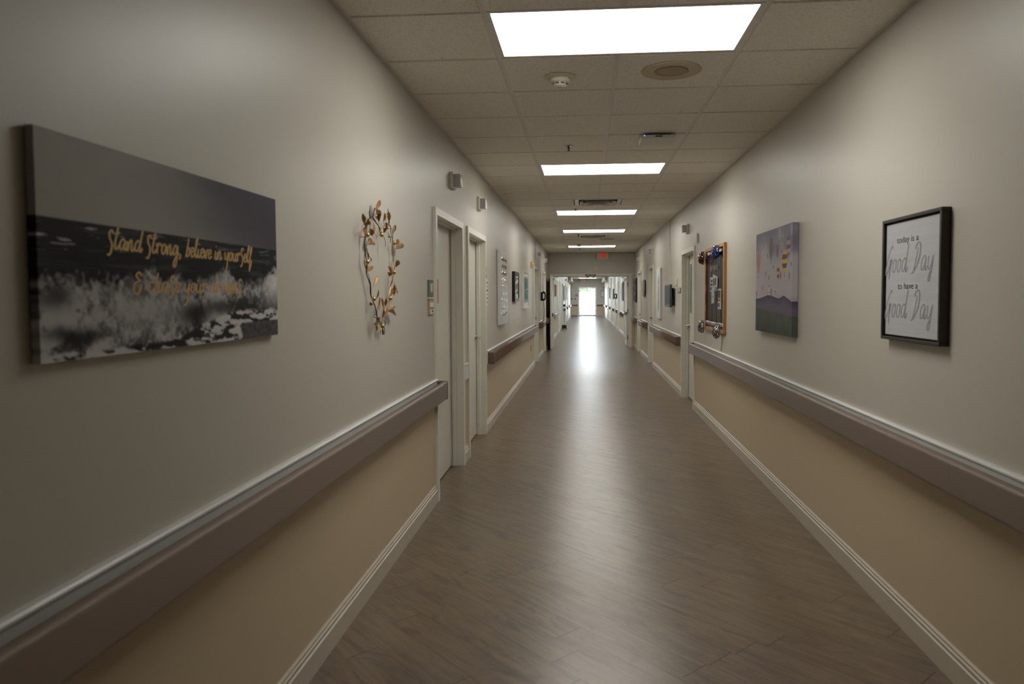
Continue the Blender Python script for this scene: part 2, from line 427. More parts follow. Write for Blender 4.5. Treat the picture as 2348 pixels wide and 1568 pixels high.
def text_into(mb, s, x, y, z, size, sx=1.0, align='CENTER', thick=0.001, mi=0, bold=0.0, slant=0.0, width=None):
    """block text standing in local XZ facing -Y, its outline turned into mesh"""
    cu = bpy.data.curves.new('t', 'FONT'); cu.body = s; cu.size = size; cu.align_x = align; cu.align_y = 'CENTER'; cu.extrude = thick; cu.offset = bold; cu.shear = slant
    o = bpy.data.objects.new('t', cu); COL.objects.link(o)
    me = bpy.data.meshes.new_from_object(o.evaluated_get(bpy.context.evaluated_depsgraph_get()))
    b = bmesh.new(); b.from_mesh(me)
    if width:
        xs_ = [v.co.x for v in b.verts]; sx = width / (max(xs_) - min(xs_))
    bmesh.ops.transform(b, matrix=Matrix.Translation((x, y, z)) @ Matrix.Rotation(PI / 2, 4, 'X') @ Matrix.Diagonal((sx, 1, 1, 1)), verts=b.verts)
    t2 = bpy.data.meshes.new('t2'); b.to_mesh(t2); b.free()
    old = set(mb.b.faces); mb.b.from_mesh(t2)
    for f in mb.b.faces:
        if f not in old: f.material_index = mi
    bpy.data.objects.remove(o); bpy.data.curves.remove(cu); bpy.data.meshes.remove(me); bpy.data.meshes.remove(t2)
    return mb

# value noise for prints
def vnoise(x, y, seed):
    r = np.random.RandomState(seed).rand(64, 64)
    xi = np.floor(x).astype(int); yi = np.floor(y).astype(int); fx = x - xi; fy = y - yi
    fx = fx * fx * (3 - 2 * fx); fy = fy * fy * (3 - 2 * fy)
    g = lambda a, b: r[a % 64, b % 64]
    return (g(xi, yi) * (1 - fx) + g(xi + 1, yi) * fx) * (1 - fy) + (g(xi, yi + 1) * (1 - fx) + g(xi + 1, yi + 1) * fx) * fy
def fbm(x, y, seed, o=4):
    t = 0; a = 0.5
    for i in range(o): t = t + a * vnoise(x * 2 ** i, y * 2 ** i, seed + i); a *= 0.5
    return t / (1 - 0.5 ** o)
def sstep(a, b, x): t = np.clip((x - a) / (b - a), 0, 1); return t * t * (3 - 2 * t)

def canvas_print(name, w, h, d, nx, nz, paint, parent, wrap=True):
    """stretched canvas box, front and side faces carry a printed picture: paint(u, v) -> rgb, u right, v down"""
    xs = np.linspace(-w / 2, w / 2, nx); zs = np.linspace(h / 2, -h / 2, nz)
    Xg, Zg = np.meshgrid(xs, zs); U = (Xg + w / 2) / w; V = (h / 2 - Zg) / h
    colr = paint(U, V).reshape(-1, 3)
    verts = [(float(a), -d, float(b)) for a, b in zip(Xg.ravel(), Zg.ravel())]
    faces = [(j * nx + i, (j + 1) * nx + i, (j + 1) * nx + i + 1, j * nx + i + 1) for j in range(nz - 1) for i in range(nx - 1)]
    loop = [i for i in range(nx)] + [j * nx + nx - 1 for j in range(1, nz)] + [(nz - 1) * nx + i for i in range(nx - 2, -1, -1)] + [j * nx for j in range(nz - 2, 0, -1)]
    n0 = len(verts); verts += [(verts[k][0], -0.003, verts[k][2]) for k in loop]
    faces += [(loop[i], loop[(i + 1) % len(loop)], n0 + (i + 1) % len(loop), n0 + i) for i in range(len(loop))]
    faces.append(tuple(n0 + i for i in range(len(loop))))
    colr = np.vstack([colr, colr[loop]])
    me = bpy.data.meshes.new(name); me.from_pydata(verts, [], faces)
    at = me.color_attributes.new('print', 'FLOAT_COLOR', 'POINT')
    at.data.foreach_set('color', np.hstack([np.clip(colr, 0, 1), np.ones((len(colr), 1))]).astype(np.float32).ravel())
    me.materials.append(M['print'])
    bm_ = bmesh.new(); bm_.from_mesh(me); bmesh.ops.recalc_face_normals(bm_, faces=bm_.faces); bm_.to_mesh(me); bm_.free()
    o = bpy.data.objects.new(name, me); COL.objects.link(o); o.parent = parent
    return o

# ------------------------------------------------------------------ room shell
fl = MB().box(-1.95, 1.95, YB, YF + 0.1, -0.06, 0); struct(fl.build('floor', 'floor'))

DOORS_L = [(4.97, 6.115), (6.36, 7.52), (14.80, 15.98), (17.88, 19.08), (27.0, 28.1), (29.5, 30.6), (38.1, 39.2), (43.1, 44.2)]
DOORS_R = [(9.22, 10.42), (14.76, 15.86), (17.90, 19.06), (24.65, 25.72), (29.25, 30.30), (32.40, 33.45), (37.0, 38.05), (43.1, 44.15)]
ALCOVE_L = (32.0, 34.2)
DT = 2.085
def wall(name, side, y0, y1, opens):
    mb = MB(); xs = (-WX - 0.15, -WX) if side == 'L' else (WX, WX + 0.15)
    cur = y0
    for a, b in sorted(opens):
        if b < y0 or a > y1: continue
        a += 0.02; b -= 0.02
        mb.box(*xs, cur, a, 0, CZ + 0.05); mb.box(*xs, a, b, DT - 0.02, CZ + 0.05); cur = b
    mb.box(*xs, cur, y1, 0, CZ + 0.05)
    return struct(mb.build(name, 'wall'))
wall('wall_left', 'L', YB, YE, DOORS_L); wall('wall_right', 'R', YB, YE, DOORS_R)
wall('wall_far_left', 'L', YE + 0.15, YF, DOORS_L + [ALCOVE_L]); wall('wall_far_right', 'R', YE + 0.15, YF, DOORS_R)
struct(MB().box(-1.95, 1.95, YB - 0.1, YB, 0, CZ + 0.05).build('wall_back', 'wall'))
struct(MB().box(-1.95, -1.93, YB, YF, 0, CZ + 0.05).build('wall_outer_left', 'void'))  # unseen dark sheets either side, added to block sky leaking past the doors
struct(MB().box(1.93, 1.95, YB, YF, 0, CZ + 0.05).build('wall_outer_right', 'void'))
OX = 1.075  # half width of double-door opening
mb = MB().box(-WX - 0.15, -OX - 0.02, YE, YE + 0.15, 0, CZ + 0.05).box(OX + 0.02, WX + 0.15, YE, YE + 0.15, 0, CZ + 0.05).box(-OX - 0.02, OX + 0.02, YE, YE + 0.15, 2.05, CZ + 0.05)
struct(mb.build('wall_cross', 'wall'))
mb = MB().box(-1.95, -0.66, YF, YF + 0.15, 0, CZ + 0.05).box(0.66, 1.95, YF, YF + 0.15, 0, CZ + 0.05).box(-0.66, 0.66, YF, YF + 0.15, 2.10, CZ + 0.05)
struct(mb.build('wall_end', 'wall'))

# ceiling slab with tegular tiles as one mesh; lights and vents take some cells
LIGHT_ROWS = [-15, 0, 6, 12, 17, 24]
FAR_LIGHTS = [32, 40, 47, 54, 62, 69, 76]  # all but the last two are unseen, added to light the far hall
VENTS = [10, 19]
mb = MB().box(-1.95, 1.95, YB, YF + 0.1, CZ + 0.02, CZ + 0.08)
g = 0.0125
def rowy(k): return Y0 + k * T
for k in range(-19, 81):
    ya, yb = rowy(k) + g, rowy(k + 1) - g
    if ya < YB or yb > YF: continue
    if rowy(k) < YE + 0.15 and rowy(k + 1) > YE: yb = min(yb, YE - 0.01) if yb - YE < 0.3 else yb
    if yb < ya + 0.05: continue
    mb.box(-WX + 0.022, -T - g, ya, yb, CZ - 0.005, CZ + 0.02); mb.box(T + g, WX - 0.022, ya, yb, CZ - 0.005, CZ + 0.02)
    if k in LIGHT_ROWS or k in FAR_LIGHTS: continue
    if k in VENTS:
        mb.box(-T + g, -T / 2 - g, ya, yb, CZ - 0.005, CZ + 0.02); mb.box(T / 2 + g, T - g, ya, yb, CZ - 0.005, CZ + 0.02)
    else:
        mb.box(-T + g, -g, ya, yb, CZ - 0.005, CZ + 0.02); mb.box(g, T - g, ya, yb, CZ - 0.005, CZ + 0.02)
struct(mb.build('ceiling', 'tile'))
mb = MB()
for x in (-T, T): mb.box(x - 0.012, x + 0.012, YB, YF, CZ - 0.002, CZ + 0.025)
cur = YB
skips = sorted([(rowy(k), rowy(k + 1)) for k in LIGHT_ROWS + FAR_LIGHTS + VENTS])
for a, b in skips: mb.box(-0.012, 0.012, cur, a, CZ - 0.002, CZ + 0.025); cur = b
mb.box(-0.012, 0.012, cur, YF, CZ - 0.002, CZ + 0.025)
for k in range(-19, 81):
    y = rowy(k)
    if y > YB and not (YE - 0.05 < y < YE + 0.2): mb.box(-WX, WX, y - 0.012, y + 0.012, CZ + 0.001, CZ + 0.0245)
for sx in (-1, 1):
    for ya, yb in ((YB, YE), (YE + 0.15, YF)):
        mb.box(min(sx * WX, sx * (WX - 0.024)), max(sx * WX, sx * (WX - 0.024)), ya, yb, CZ - 0.004, CZ + 0.02)
struct(mb.build('trim_1', 'grid'))
# soffits at the far end
for i, sx in enumerate((-1, 1)):
    a, b = sorted((sx * WX, sx * 1.03)); struct(MB().box(a, b, 44.5, YF, 2.42, CZ + 0.01).build('trim_%d' % (i + 2), 'wall'))

# baseboards (profiled), broken at doors
def base_profile(side):
    s = -1 if side == 'L' else 1
    pr = [(0, 0), (0.016, 0), (0.016, 0.088), (0.010, 0.092), (0.010, 0.098), (0.013, 0.102), (0.013, 0.108), (0.008, 0.112), (0.008, 0.117), (0.010, 0.122), (0.004, 0.128), (0, 0.128)]
    return [(s * (WX - u), v) for u, v in pr]
for side, doors in (('L', DOORS_L), ('R', DOORS_R)):
    for nm, y0, y1 in (('baseboard_left' if side == 'L' else 'baseboard_right', YB, YE), ('baseboard_far_left' if side == 'L' else 'baseboard_far_right', YE + 0.15, YF)):
        mb = MB(); cur = y0
        for a, b in sorted(doors + ([ALCOVE_L] if side == 'L' else [])):
            if b < y0 or a > y1: continue
            if a - cur > 0.02: mb.prism(base_profile(side), cur, a, 'Y')
            cur = b
        mb.prism(base_profile(side), cur, y1, 'Y')
        struct(mb.build(nm, 'base'))
mb = MB()
for a, b in ((-WX, -0.72), (0.72, WX)): mb.box(a, b, YF - 0.016, YF, 0, 0.12)
struct(mb.build('baseboard_end', 'base'))

# ------------------------------------------------------------------ side doors
NDOOR = [0]
def lever(parent, x, dirx, z=1.03, y=0.0, knob=False):
    if knob:
        return MB().lathe([(0.032, 0), (0.032, -0.008), (0.012, -0.012), (0.012, -0.035), (0.026, -0.045), (0.030, -0.058), (0.024, -0.070), (0.0, -0.073)], (x, y, z), 'Y', 16).build('door_knob', 'chrome', parent)
    m_ = MB().lathe([(0.032, 0), (0.032, -0.008), (0.026, -0.012), (0.011, -0.014), (0.011, -0.055), (0.0, -0.056)], (x, y, z), 'Y', 16)
    m_.tube([(x, y - 0.048, z), (x + dirx * 0.03, y - 0.052, z), (x + dirx * 0.11, y - 0.050, z - 0.003)], [0.010, 0.009, 0.007], 8)
    return m_.build('door_handle', 'chrome', parent)
def door(side, a, b, handle=None, far_handle=True, win=False, label=None, leaf_mat='door'):
    """hollow-metal frame with a recessed leaf; local x along the wall, -y out"""
    NDOOR[0] += 1
    c = (a + b) / 2; w = b - a; o = empty('door_%d' % NDOOR[0], (-WX if side == 'L' else WX, c, 0), PI / 2 if side == 'L' else -PI / 2)
    struct(o)
    h = w / 2; f = 0.052
    def frame_prof(s):  # section in local x,y of one jamb
        return [(s * h, -0.020), (s * (h - f), -0.020), (s * (h - f), 0.082), (s * (h - f - 0.016), 0.082), (s * (h - f - 0.016), 0.090), (s * (h - f - 0.016), 0.126), (s * (h - f), 0.126), (s * (h - f), 0.150), (s * (h - 0.020), 0.150), (s * (h - 0.020), 0.0), (s * h, 0.0)]
    m_ = MB()
    for s in (-1, 1):
        pr = [(s * h, -0.020), (s * (h - f), -0.020), (s * (h - f), 0.040), (s * (h - f - 0.014), 0.044), (s * (h - f - 0.014), 0.079), (s * (h - f), 0.079), (s * (h - f), 0.149), (s * (h - 0.020), 0.149), (s * (h - 0.020), 0.0), (s * h, 0.0)]
        m_.prism(pr, 0, DT - f, 'Z')
        m_.box(*sorted((s * h, s * (h - f))), -0.020, 0.0, DT - f, DT)
    m_.box(-h + f, h - f, -0.020, 0.149, DT - f, DT - 0.021); m_.box(-h + f, h - f, -0.020, 0.0, DT - 0.022, DT)
    m_.box(-h + f, h - f, 0.044, 0.079, DT - f - 0.014, DT - f)
    m_.build('door_frame', 'trim', o)
    lw = h - f - 0.003
    lf = MB().box(-lw, lw, 0.0875, 0.131, 0.010, DT - f - 0.003, 0.002, 1).build('door_leaf', leaf_mat, o)
    hx = (1 if far_handle else -1)
    if side == 'R': hx = -hx
    # leaf face sits at 0.0875
    if handle == 'lever': lever(lf, hx * (lw - 0.065), -hx, 1.03, 0.0875)
    if handle == 'knob': lever(lf, hx * (lw - 0.065), -hx, 0.98, 0.0875, True)
    if win:
        x0 = hx * (lw - 0.20)
        wm = MB()
        for (p, q, r_, t_) in ((x0 - 0.085, x0 - 0.06, 1.19, 1.92), (x0 + 0.06, x0 + 0.085, 1.19, 1.92), (x0 - 0.06, x0 + 0.06, 1.19, 1.215), (x0 - 0.06, x0 + 0.06, 1.895, 1.92)): wm.box(p, q, 0.080, 0.0885, r_, t_)
        wf = wm.build('window_frame', 'trim', lf)
        MB().box(x0 - 0.06, x0 + 0.06, 0.0845, 0.0872, 1.215, 1.895).build('window_pane', 'dark', lf)
    for z in (0.25, 1.05, 1.85):
        MB().box(*sorted((-hx * (lw + 0.003), -hx * (lw - 0.012))), 0.079, 0.087, z - 0.055, z + 0.055).build('hinge', 'chrome', lf)
    return o
LH = [None, 'lever', 'knob', None, 'knob', 'knob', 'lever', 'lever']
for (a, b), hd in zip(DOORS_L, LH): door('L', a, b, hd)
RH = [('lever', True), ('knob', False), ('knob', False), ('lever', True), ('lever', False), ('lever', False), ('lever', False), ('lever', False)]
for (a, b), (hd, w_) in zip(DOORS_R, RH): door('R', a, b, hd, win=w_)
# alcove opening, cased
struct(MB().box(-WX - 0.15, -WX + 0.02, ALCOVE_L[0], ALCOVE_L[0] + 0.05, 0, DT).box(-WX - 0.15, -WX + 0.02, ALCOVE_L[1] - 0.05, ALCOVE_L[1], 0, DT).box(-WX - 0.15, -WX + 0.02, ALCOVE_L[0] + 0.05, ALCOVE_L[1] - 0.05, DT - 0.05, DT).build('trim_4', 'trim'))

# ------------------------------------------------------------------ double door across the hall
dd = empty('door_17', (0, YE, 0)); struct(dd)
fz = 2.085
mb = MB()
for s in (-1, 1):
    mb.box(*sorted((s * OX, s * (OX + 0.075))), -0.02, 0.17, 0, fz)
    mb.box(*sorted((s * (OX - 0.016), s * OX)), 0.05, 0.11, 0, 2.02)
mb.box(-OX, OX, -0.02, 0.17, 2.02, fz); mb.box(-OX, OX, 0.05, 0.11, 2.004, 2.02)
mb.build('door_frame', 'trim', dd)
def panic(parent, x, ys, y0, y1):
    s = ys
    p = MB().box(*sorted((x, x + s * 0.03)), y0 + 0.02, y1 - 0.02, 0.90, 1.0, 0.004)
    p.tube([(x + s * 0.055, y0 + 0.06, 0.95), (x + s * 0.055, y1 - 0.06, 0.95)], 0.030, 12)
    p.box(*sorted((x, x + s * 0.07)), y0 + 0.02, y0 + 0.10, 0.90, 1.0, 0.006); p.box(*sorted((x, x + s * 0.07)), y1 - 0.10, y1 - 0.02, 0.90, 1.0, 0.006)
    return p.build('push_bar', 'chrome', parent)
# left leaf swung open towards the viewer, right leaf swung away
lfL = MB().box(-OX - 0.035, -OX + 0.010, -1.04, -0.03, 0.012, 2.012, 0.002, 1).build('door_leaf', 'door', dd)
panic(lfL, -OX + 0.010, 1, -1.0, -0.08)
MB().box(-OX - 0.052, -OX - 0.036, -0.99, -0.70, 0.3, 1.9, 0.003).build('edge_strip', 'dark', lfL)  # dark strip added behind the leaf for the shade in the wall gap
lfR = MB().box(OX - 0.052, OX - 0.007, 0.17, 1.20, 0.012, 2.012, 0.002, 1).build('door_leaf', 'door', dd)
panic(lfR, OX - 0.052, -1, 0.22, 1.14)
for z in (0.27, 1.02, 1.78): MB().box(OX - 0.045, OX - 0.004, 0.163, 0.169, z - 0.065, z + 0.065).build('hinge', 'hinge', lfR)
for lf_, x, s, y in ((lfL, -OX + 0.010, 1, -0.35), (lfR, OX - 0.052, -1, 0.55)):
    c_ = MB().box(*sorted((x, x + s * 0.055)), y - 0.13, y + 0.13, 1.90, 1.96, 0.006)
    c_.tube([(x + s * 0.03, y, 1.965), (x + s * 0.14, y + 0.12, 1.985), (x + s * 0.10, 0.02 if s > 0 else 0.14, 1.995)], 0.008, 6)
    c_.build('door_closer', 'chrome', lf_)
sgn = MB().box(-0.165, 0.140, -0.028, -0.0205, 2.030, 2.068, 0.002, 1, mi=0); text_into(sgn, 'FIRE  DOORS', -0.012, -0.0285, 2.049, 0.032, 1.1, thick=0.0006, mi=1)
tag(sgn.build('door_sign', ['maroon', 'paper'], None, (0, YE, 0)), 'narrow maroon sign fixed over the double doorway', 'sign')
for x, nm in ((-0.10, 'left'), (0.075, 'right')):
    hm = empty('door_stop_device', (x, YE + 0.06, 2.004))
    tag(hm, 'small black latch block under the double doorway header, the %s one' % nm, 'latch', 'black latch blocks under the doorway header')
    MB().box(-0.035, 0.035, -0.03, 0.03, -0.030, 0, 0.006).build('latch_body', 'black', hm)

# ------------------------------------------------------------------ far glass exit door
ed = empty('door_18', (0, YF, 0)); struct(ed)
mb = MB()
for s in (-1, 1): mb.box(*sorted((s * 0.60, s * 0.665)), -0.02, 0.14, 0, 2.10)
mb.box(-0.60, 0.60, -0.02, 0.14, 2.04, 2.10); mb.box(-0.60, 0.60, 0.0, 0.14, 0.0, 0.02)
mb.build('door_frame', 'grid', ed)
mb = MB()
for s in (-1, 1): mb.box(*sorted((s * 0.56, s * 0.598)), 0.04, 0.085, 0.02, 2.035)
mb.box(-0.56, 0.56, 0.04, 0.085, 1.99, 2.035); mb.box(-0.56, 0.56, 0.04, 0.085, 0.02, 0.09)
lf_ = mb.build('door_leaf', 'chrome', ed)
MB().box(-0.56, 0.56, 0.058, 0.066, 0.09, 1.99).build('glass_pane', 'glass', lf_)
MB().box(-0.62, 0.62, -0.045, 0.02, 2.055, 2.105, 0.004).box(-0.50, -0.22, -0.07, 0.0, 2.00, 2.06, 0.006).box(0.18, 0.50, -0.07, 0.0, 2.00, 2.06, 0.006).build('door_closer', 'chrome', ed)

# ------------------------------------------------------------------ outside
struct(MB().box(-30, 30, YF + 0.15, 110, -0.10, -0.02).build('ground_outside', 'concrete'))
gw = MB().box(-14, 14, 72, 72.25, -0.02, 1.84).box(-14, 14, 71.95, 72.3, 1.84, 1.90); tag(gw.build('garden_wall', 'concrete'), 'sunlit pale low wall seen through the far glass door', 'wall')
def bush(x, y, zc, r, n, seed, label):
    rr = random.Random(seed); b_ = MB()
    for i in range(n):
        a = rr.uniform(0, 2 * PI); ph = rr.uniform(-1, 1); q = r * rr.uniform(0.6, 1.0)
        c = Vector((math.cos(a) * math.sqrt(1 - ph * ph) * q * 1.2, math.sin(a) * math.sqrt(1 - ph * ph) * q, ph * q))
        s = rr.uniform(0.06, 0.14); e = Euler((rr.uniform(0, 6), rr.uniform(0, 6), rr.uniform(0, 6))).to_matrix()
        b_.poly([c + e @ Vector(v) for v in ((-s, 0, 0), (0, -s * 0.5, 0.02), (s, 0, 0), (0, s * 0.5, 0.02))])
    o = empty('shrub', (x, y, -0.02)); tag(o, label, 'shrub', 'shrubs behind the outdoor wall')
    b_.build('foliage', 'leafgreen', o, (0, 0, zc)); MB().tube([(0, 0, 0), (0.05, 0, zc * 0.6), (0, 0, zc)], [0.07, 0.06, 0.03], 7).build('trunk', 'blackwood', o)
for i, (x, lab) in enumerate(((-2.6, 'green shrub top at left above the wall beyond the glass door'), (-0.5, 'green shrub top at centre above the wall beyond the glass door'), (1.6, 'green shrub top at right above the wall beyond the glass door'), (3.7, 'green shrub at far right beyond the glass door, cut off by its frame'))):
    bush(x, 75, 1.75, 0.82, 700, i + 3, lab)

# ------------------------------------------------------------------ handrails
def rail(side, y0, y1, label, far=False, group='brown wall handrails'):
    """white backing board, hollow brown bumper standing off the wall, end caps returning to the wall"""
    s = -1 if side == 'L' else 1
    o = empty('wall_handrail', (s * WX, (y0 + y1) / 2, 0)); tag(o, label, 'handrail', group)
    h = (y1 - y0) / 2; X = lambda u: -s * u
    pr = [(0, 0.733), (0.020, 0.733), (0.020, 0.862), (0.024, 0.866), (0.024, 0.872), (0.018, 0.877), (0.0, 0.877)]
    MB().prism([(X(u), v) for u, v in pr], -h, h, 'Y').build('backing_board', 'capwhite', o)
    e = 0.035
    # C-shaped bumper: rounded top and bottom edges
    out = [(0.060, 0.742)]
    for k in range(7): a = -PI / 2 + k * PI / 12; out.append((0.072 + 0.020 * math.cos(a), 0.752 + 0.020 * math.sin(a)))
    for k in range(7): a = k * PI / 12; out.append((0.072 + 0.020 * math.cos(a), 0.844 + 0.020 * math.sin(a)))
    out += [(0.066, 0.864), (0.066, 0.854), (0.072, 0.852), (0.080, 0.842), (0.080, 0.752), (0.070, 0.744)]
    m_ = MB().prism([(X(u), v) for u, v in out], -h + e, h - e, 'Y', smooth=True); m_.build('bumper', 'rail', o)
    for sg in (-1, 1):
        def sec(q0, q1, z0, z1): return q0, q1, z0, z1
        c_ = MB(); a_, b_ = sorted((sg * h, sg * (h - e)))
        c_.box(*sorted((X(0.020), X(0.093))), a_, b_, 0.731, 0.864, 0.012, 3)
        c_.build('end_cap', 'rail', o)
    n = max(2, int((y1 - y0) / 0.8))
    for k in range(n):
        yy = -h + 0.25 + (2 * h - 0.5) * k / (n - 1)
        MB().box(*sorted((X(0.020), X(0.070))), yy - 0.02, yy + 0.02, 0.755, 0.835).build('bracket', 'rail', o)
    return o
rail('L', YB + 0.2, 4.99, 'long brown handrail at left, running towards the viewer below the ocean picture')
rail('L', 7.60, 14.70, 'brown handrail on the left wall under the sea-glass canvas and green picture')
rail('L', 16.05, 17.80, 'short brown handrail on the left wall below the black phone')
rail('L', 19.15, 20.36, 'short brown handrail end on the left wall beside the open double door leaf')
rail('R', YB + 0.2, 9.17, 'long brown handrail at right, running below the balloon and framed pictures')
rail('R', 10.47, 14.66, 'brown handrail on the right wall under the dark monitor')
rail('R', 15.92, 17.75, 'short brown handrail on the right wall below the oval plaque')
rail('R', 19.12, 20.34, 'short brown handrail on the right wall under the black framed picture by the doorway')
gf = 'handrails beyond the double doors'
rail('L', 20.80, 26.9, 'pale shining handrail on the left wall just past the open double door leaf', group=gf)
rail('L', 34.3, 38.0, 'handrail on the left wall beyond the doors, just past the dark alcove', group=gf)
rail('L', 39.3, 43.0, 'handrail on the left wall beyond the doors, second last before the glass exit', group=gf)
rail('L', 44.3, 50.5, 'handrail on the left wall beyond the doors, nearest the glass exit', group=gf)
rail('R', 25.85, 29.15, 'first handrail on the right wall beyond the double doors', group=gf)
rail('R', 30.40, 32.30, 'second handrail on the right wall beyond the double doors, under the far black phone', group=gf)
rail('R', 33.50, 36.90, 'third handrail on the right wall beyond the double doors', group=gf)
rail('R', 38.10, 43.00, 'fourth handrail on the right wall beyond the double doors', group=gf)
rail('R', 44.20, 50.8, 'last handrail on the right wall, nearest the glass exit', group=gf)
for x0, x1, lab in ((-1.12, -0.69, 'flat brown handrail on the end wall left of the glass exit door'), (0.69, 1.12, 'flat brown handrail on the end wall right of the glass exit door')):
    o = empty('wall_handrail', ((x0 + x1) / 2, YF, 0)); tag(o, lab, 'handrail', 'handrails on the end wall')
    h = (x1 - x0) / 2
    MB().box(-h, h, -0.02, 0, 0.72, 0.87).build('backing_board', 'capwhite', o); MB().box(-h, h, -0.09, -0.02, 0.74, 0.845, 0.012).build('bumper', 'rail', o)

# ------------------------------------------------------------------ ceiling fixtures
def troffer(k, label, far=False):
    y = rowy(k) + T / 2; o = empty('ceiling_light', (0, y, CZ)); tag(o, label, 'ceiling light', 'recessed ceiling light panels')
    w, h, d = T - 0.006, T / 2 - 0.006, 0.030
    m_ = MB()
    for a in ((-w, w, -h, -h + 0.018), (-w, w, h - 0.018, h), (-w, -w + 0.024, -h + 0.018, h - 0.018), (w - 0.024, w, -h + 0.018, h - 0.018)): m_.box(*a, -0.003, 0.018)
    m_.build('light_frame', 'whitegrille', o)
    MB().box(-w + 0.024, w - 0.024, -h + 0.018, h - 0.018, -0.001, 0.004).build('diffuser', 'lampfar' if far else ('lampback' if k < 0 else 'lamp'), o)
tr = ['light panel in the ceiling behind the viewer', 'largest light panel, nearest the viewer at the top of the picture', 'second nearest white light panel in the hallway ceiling', 'third white light panel, just beyond the first square air vent',
      'fourth white light panel, in front of the second air vent', 'fifth white light panel, just before the exit sign']
for k, l in zip(LIGHT_ROWS, tr): troffer(k, l)
ft = ['light panel hidden in the ceiling just past the double doors', 'second light panel beyond the double doors', 'third light panel beyond the double doors', 'fourth light panel beyond the double doors',
      'fifth light panel beyond the double doors', 'bright panel strip just visible under the doorway header', 'last light panel, in front of the far exit sign']
for k, l in zip(FAR_LIGHTS, ft): troffer(k, l, True)

def vent(k, label):
    o = empty('ceiling_vent', (0, rowy(k) + T / 2, CZ)); tag(o, label, 'air vent', 'square ceiling air vents')
    h = T / 2 - 0.005; m_ = MB()
    for a in ((-h, h, -h, -h + 0.05), (-h, h, h - 0.05, h), (-h, -h + 0.05, -h + 0.05, h - 0.05), (h - 0.05, h, -h + 0.05, h - 0.05)): m_.box(*a, -0.006, 0.006)
    m_.build('vent_frame', 'whitegrille', o)
    MB().box(-h + 0.05, h - 0.05, -h + 0.05, h - 0.05, 0.012, 0.018).build('duct_back', 'void', o)
    for i, r in enumerate((0.235, 0.170, 0.105)):
        v = MB(); zb, zt, w = -0.026 - 0.009 * i, 0.012, 0.045
        A = [(-r, -r), (r, -r), (r, r), (-r, r)]; B = [(-(r - w), -(r - w)), (r - w, -(r - w)), (r - w, r - w), (-(r - w), r - w)]
        for j in range(4):
            p, q = A[j], A[(j + 1) % 4]; s, t = B[(j + 1) % 4], B[j]
            v.poly([(*p, zb), (*q, zb), (*s, zt), (*t, zt)]); v.poly([(p[0], p[1], zb + 0.002), (q[0], q[1], zb + 0.002), (s[0], s[1], zt + 0.002), (t[0], t[1], zt + 0.002)][::-1])
        v.build('louvre', 'whitegrille', o)
    MB().box(-0.055, 0.055, -0.055, 0.055, -0.054, -0.048).build('centre_plate', 'whitegrille', o)
    return o
vent(10, 'square louvred air vent between the second and third light panels'); vent(19, 'square louvred air vent between the fourth and fifth light panels')

def smoke(x, y, label):
    o = empty('smoke_detector', (x, y, CZ - 0.007)); tag(o, label, 'smoke detector', 'round ceiling smoke detectors')
    MB().lathe([(0.088, 0), (0.088, -0.004), (0.078, -0.009), (0.0, -0.009)], n=32).build('base_plate', 'cream', o)
    MB().lathe([(0.056, -0.008), (0.056, -0.028), (0.050, -0.032), (0.040, -0.034), (0.040, -0.046), (0.032, -0.052), (0.018, -0.058), (0.0, -0.059)], n=32).build('sensor_head', 'cream', o)
    s = MB()
    for k in range(8):
        a = 2 * PI * (k + 0.5) / 8; c, n_ = math.cos(a), math.sin(a); t = (-n_, c)
        s.b.faces.new([s.b.verts.new((c * 0.0408 + t[0] * q, n_ * 0.0408 + t[1] * q, z)) for q, z in ((-0.010, -0.037), (0.010, -0.037), (0.010, -0.044), (-0.010, -0.044))])
    s.build('air_slots', 'black', o)
    MB().ball((0.012, -0.016, -0.057), 0.003).build('indicator', 'white', o)
smoke(-0.306, 4.10, 'cream smoke detector in the ceiling beside the round speaker, nearest the viewer')
smoke(-0.31, 17.15, 'distant smoke detector in front of the fifth light panel')
def speaker(x, y, label):
    o = empty('ceiling_speaker', (x, y, CZ - 0.007)); tag(o, label, 'speaker', 'round ceiling speakers')
    MB().lathe([(0.163, 0), (0.163, -0.002), (0.155, -0.005), (0.095, -0.004), (0.092, -0.001), (0.0, -0.001)], n=48).build('speaker_rim', M['spk'], o)
    MB().lathe([(0.0915, -0.0012), (0.060, -0.004), (0.0, -0.005)], n=40).build('speaker_grille', M['spkg'], o)
M['spk'] = plain('beige_speaker_rim', (0.58, 0.50, 0.36), 0.6); M['spkg'] = plain('beige_speaker_grille', (0.44, 0.37, 0.26), 0.7, scale=400, var=0.2, bump=0.5)
speaker(0.307, 4.04, 'flush round beige speaker in the ceiling behind the nearest light panel')
speaker(0.305, 15.67, 'distant round beige speaker in the ceiling, right of the second vent')
def sprinkler(x, y, label):
    o = empty('sprinkler_head', (x, y, CZ - 0.007)); tag(o, label, 'sprinkler', 'ceiling sprinkler heads')
    MB().lathe([(0.033, 0), (0.033, -0.003), (0.022, -0.006), (0.0, -0.006)], n=20).build('escutcheon', 'chrome', o)
    MB().lathe([(0.007, -0.005), (0.007, -0.022), (0.004, -0.026), (0.004, -0.040), (0.0, -0.040)], n=10).tube([(-0.009, 0, -0.012), (-0.011, 0, -0.026), (0, 0, -0.040)], 0.0018, 5).tube([(0.009, 0, -0.012), (0.011, 0, -0.026), (0, 0, -0.040)], 0.0018, 5).lathe([(0.013, -0.040), (0.013, -0.042), (0, -0.042)], n=12).build('sprinkler_body', M['wire'], o)
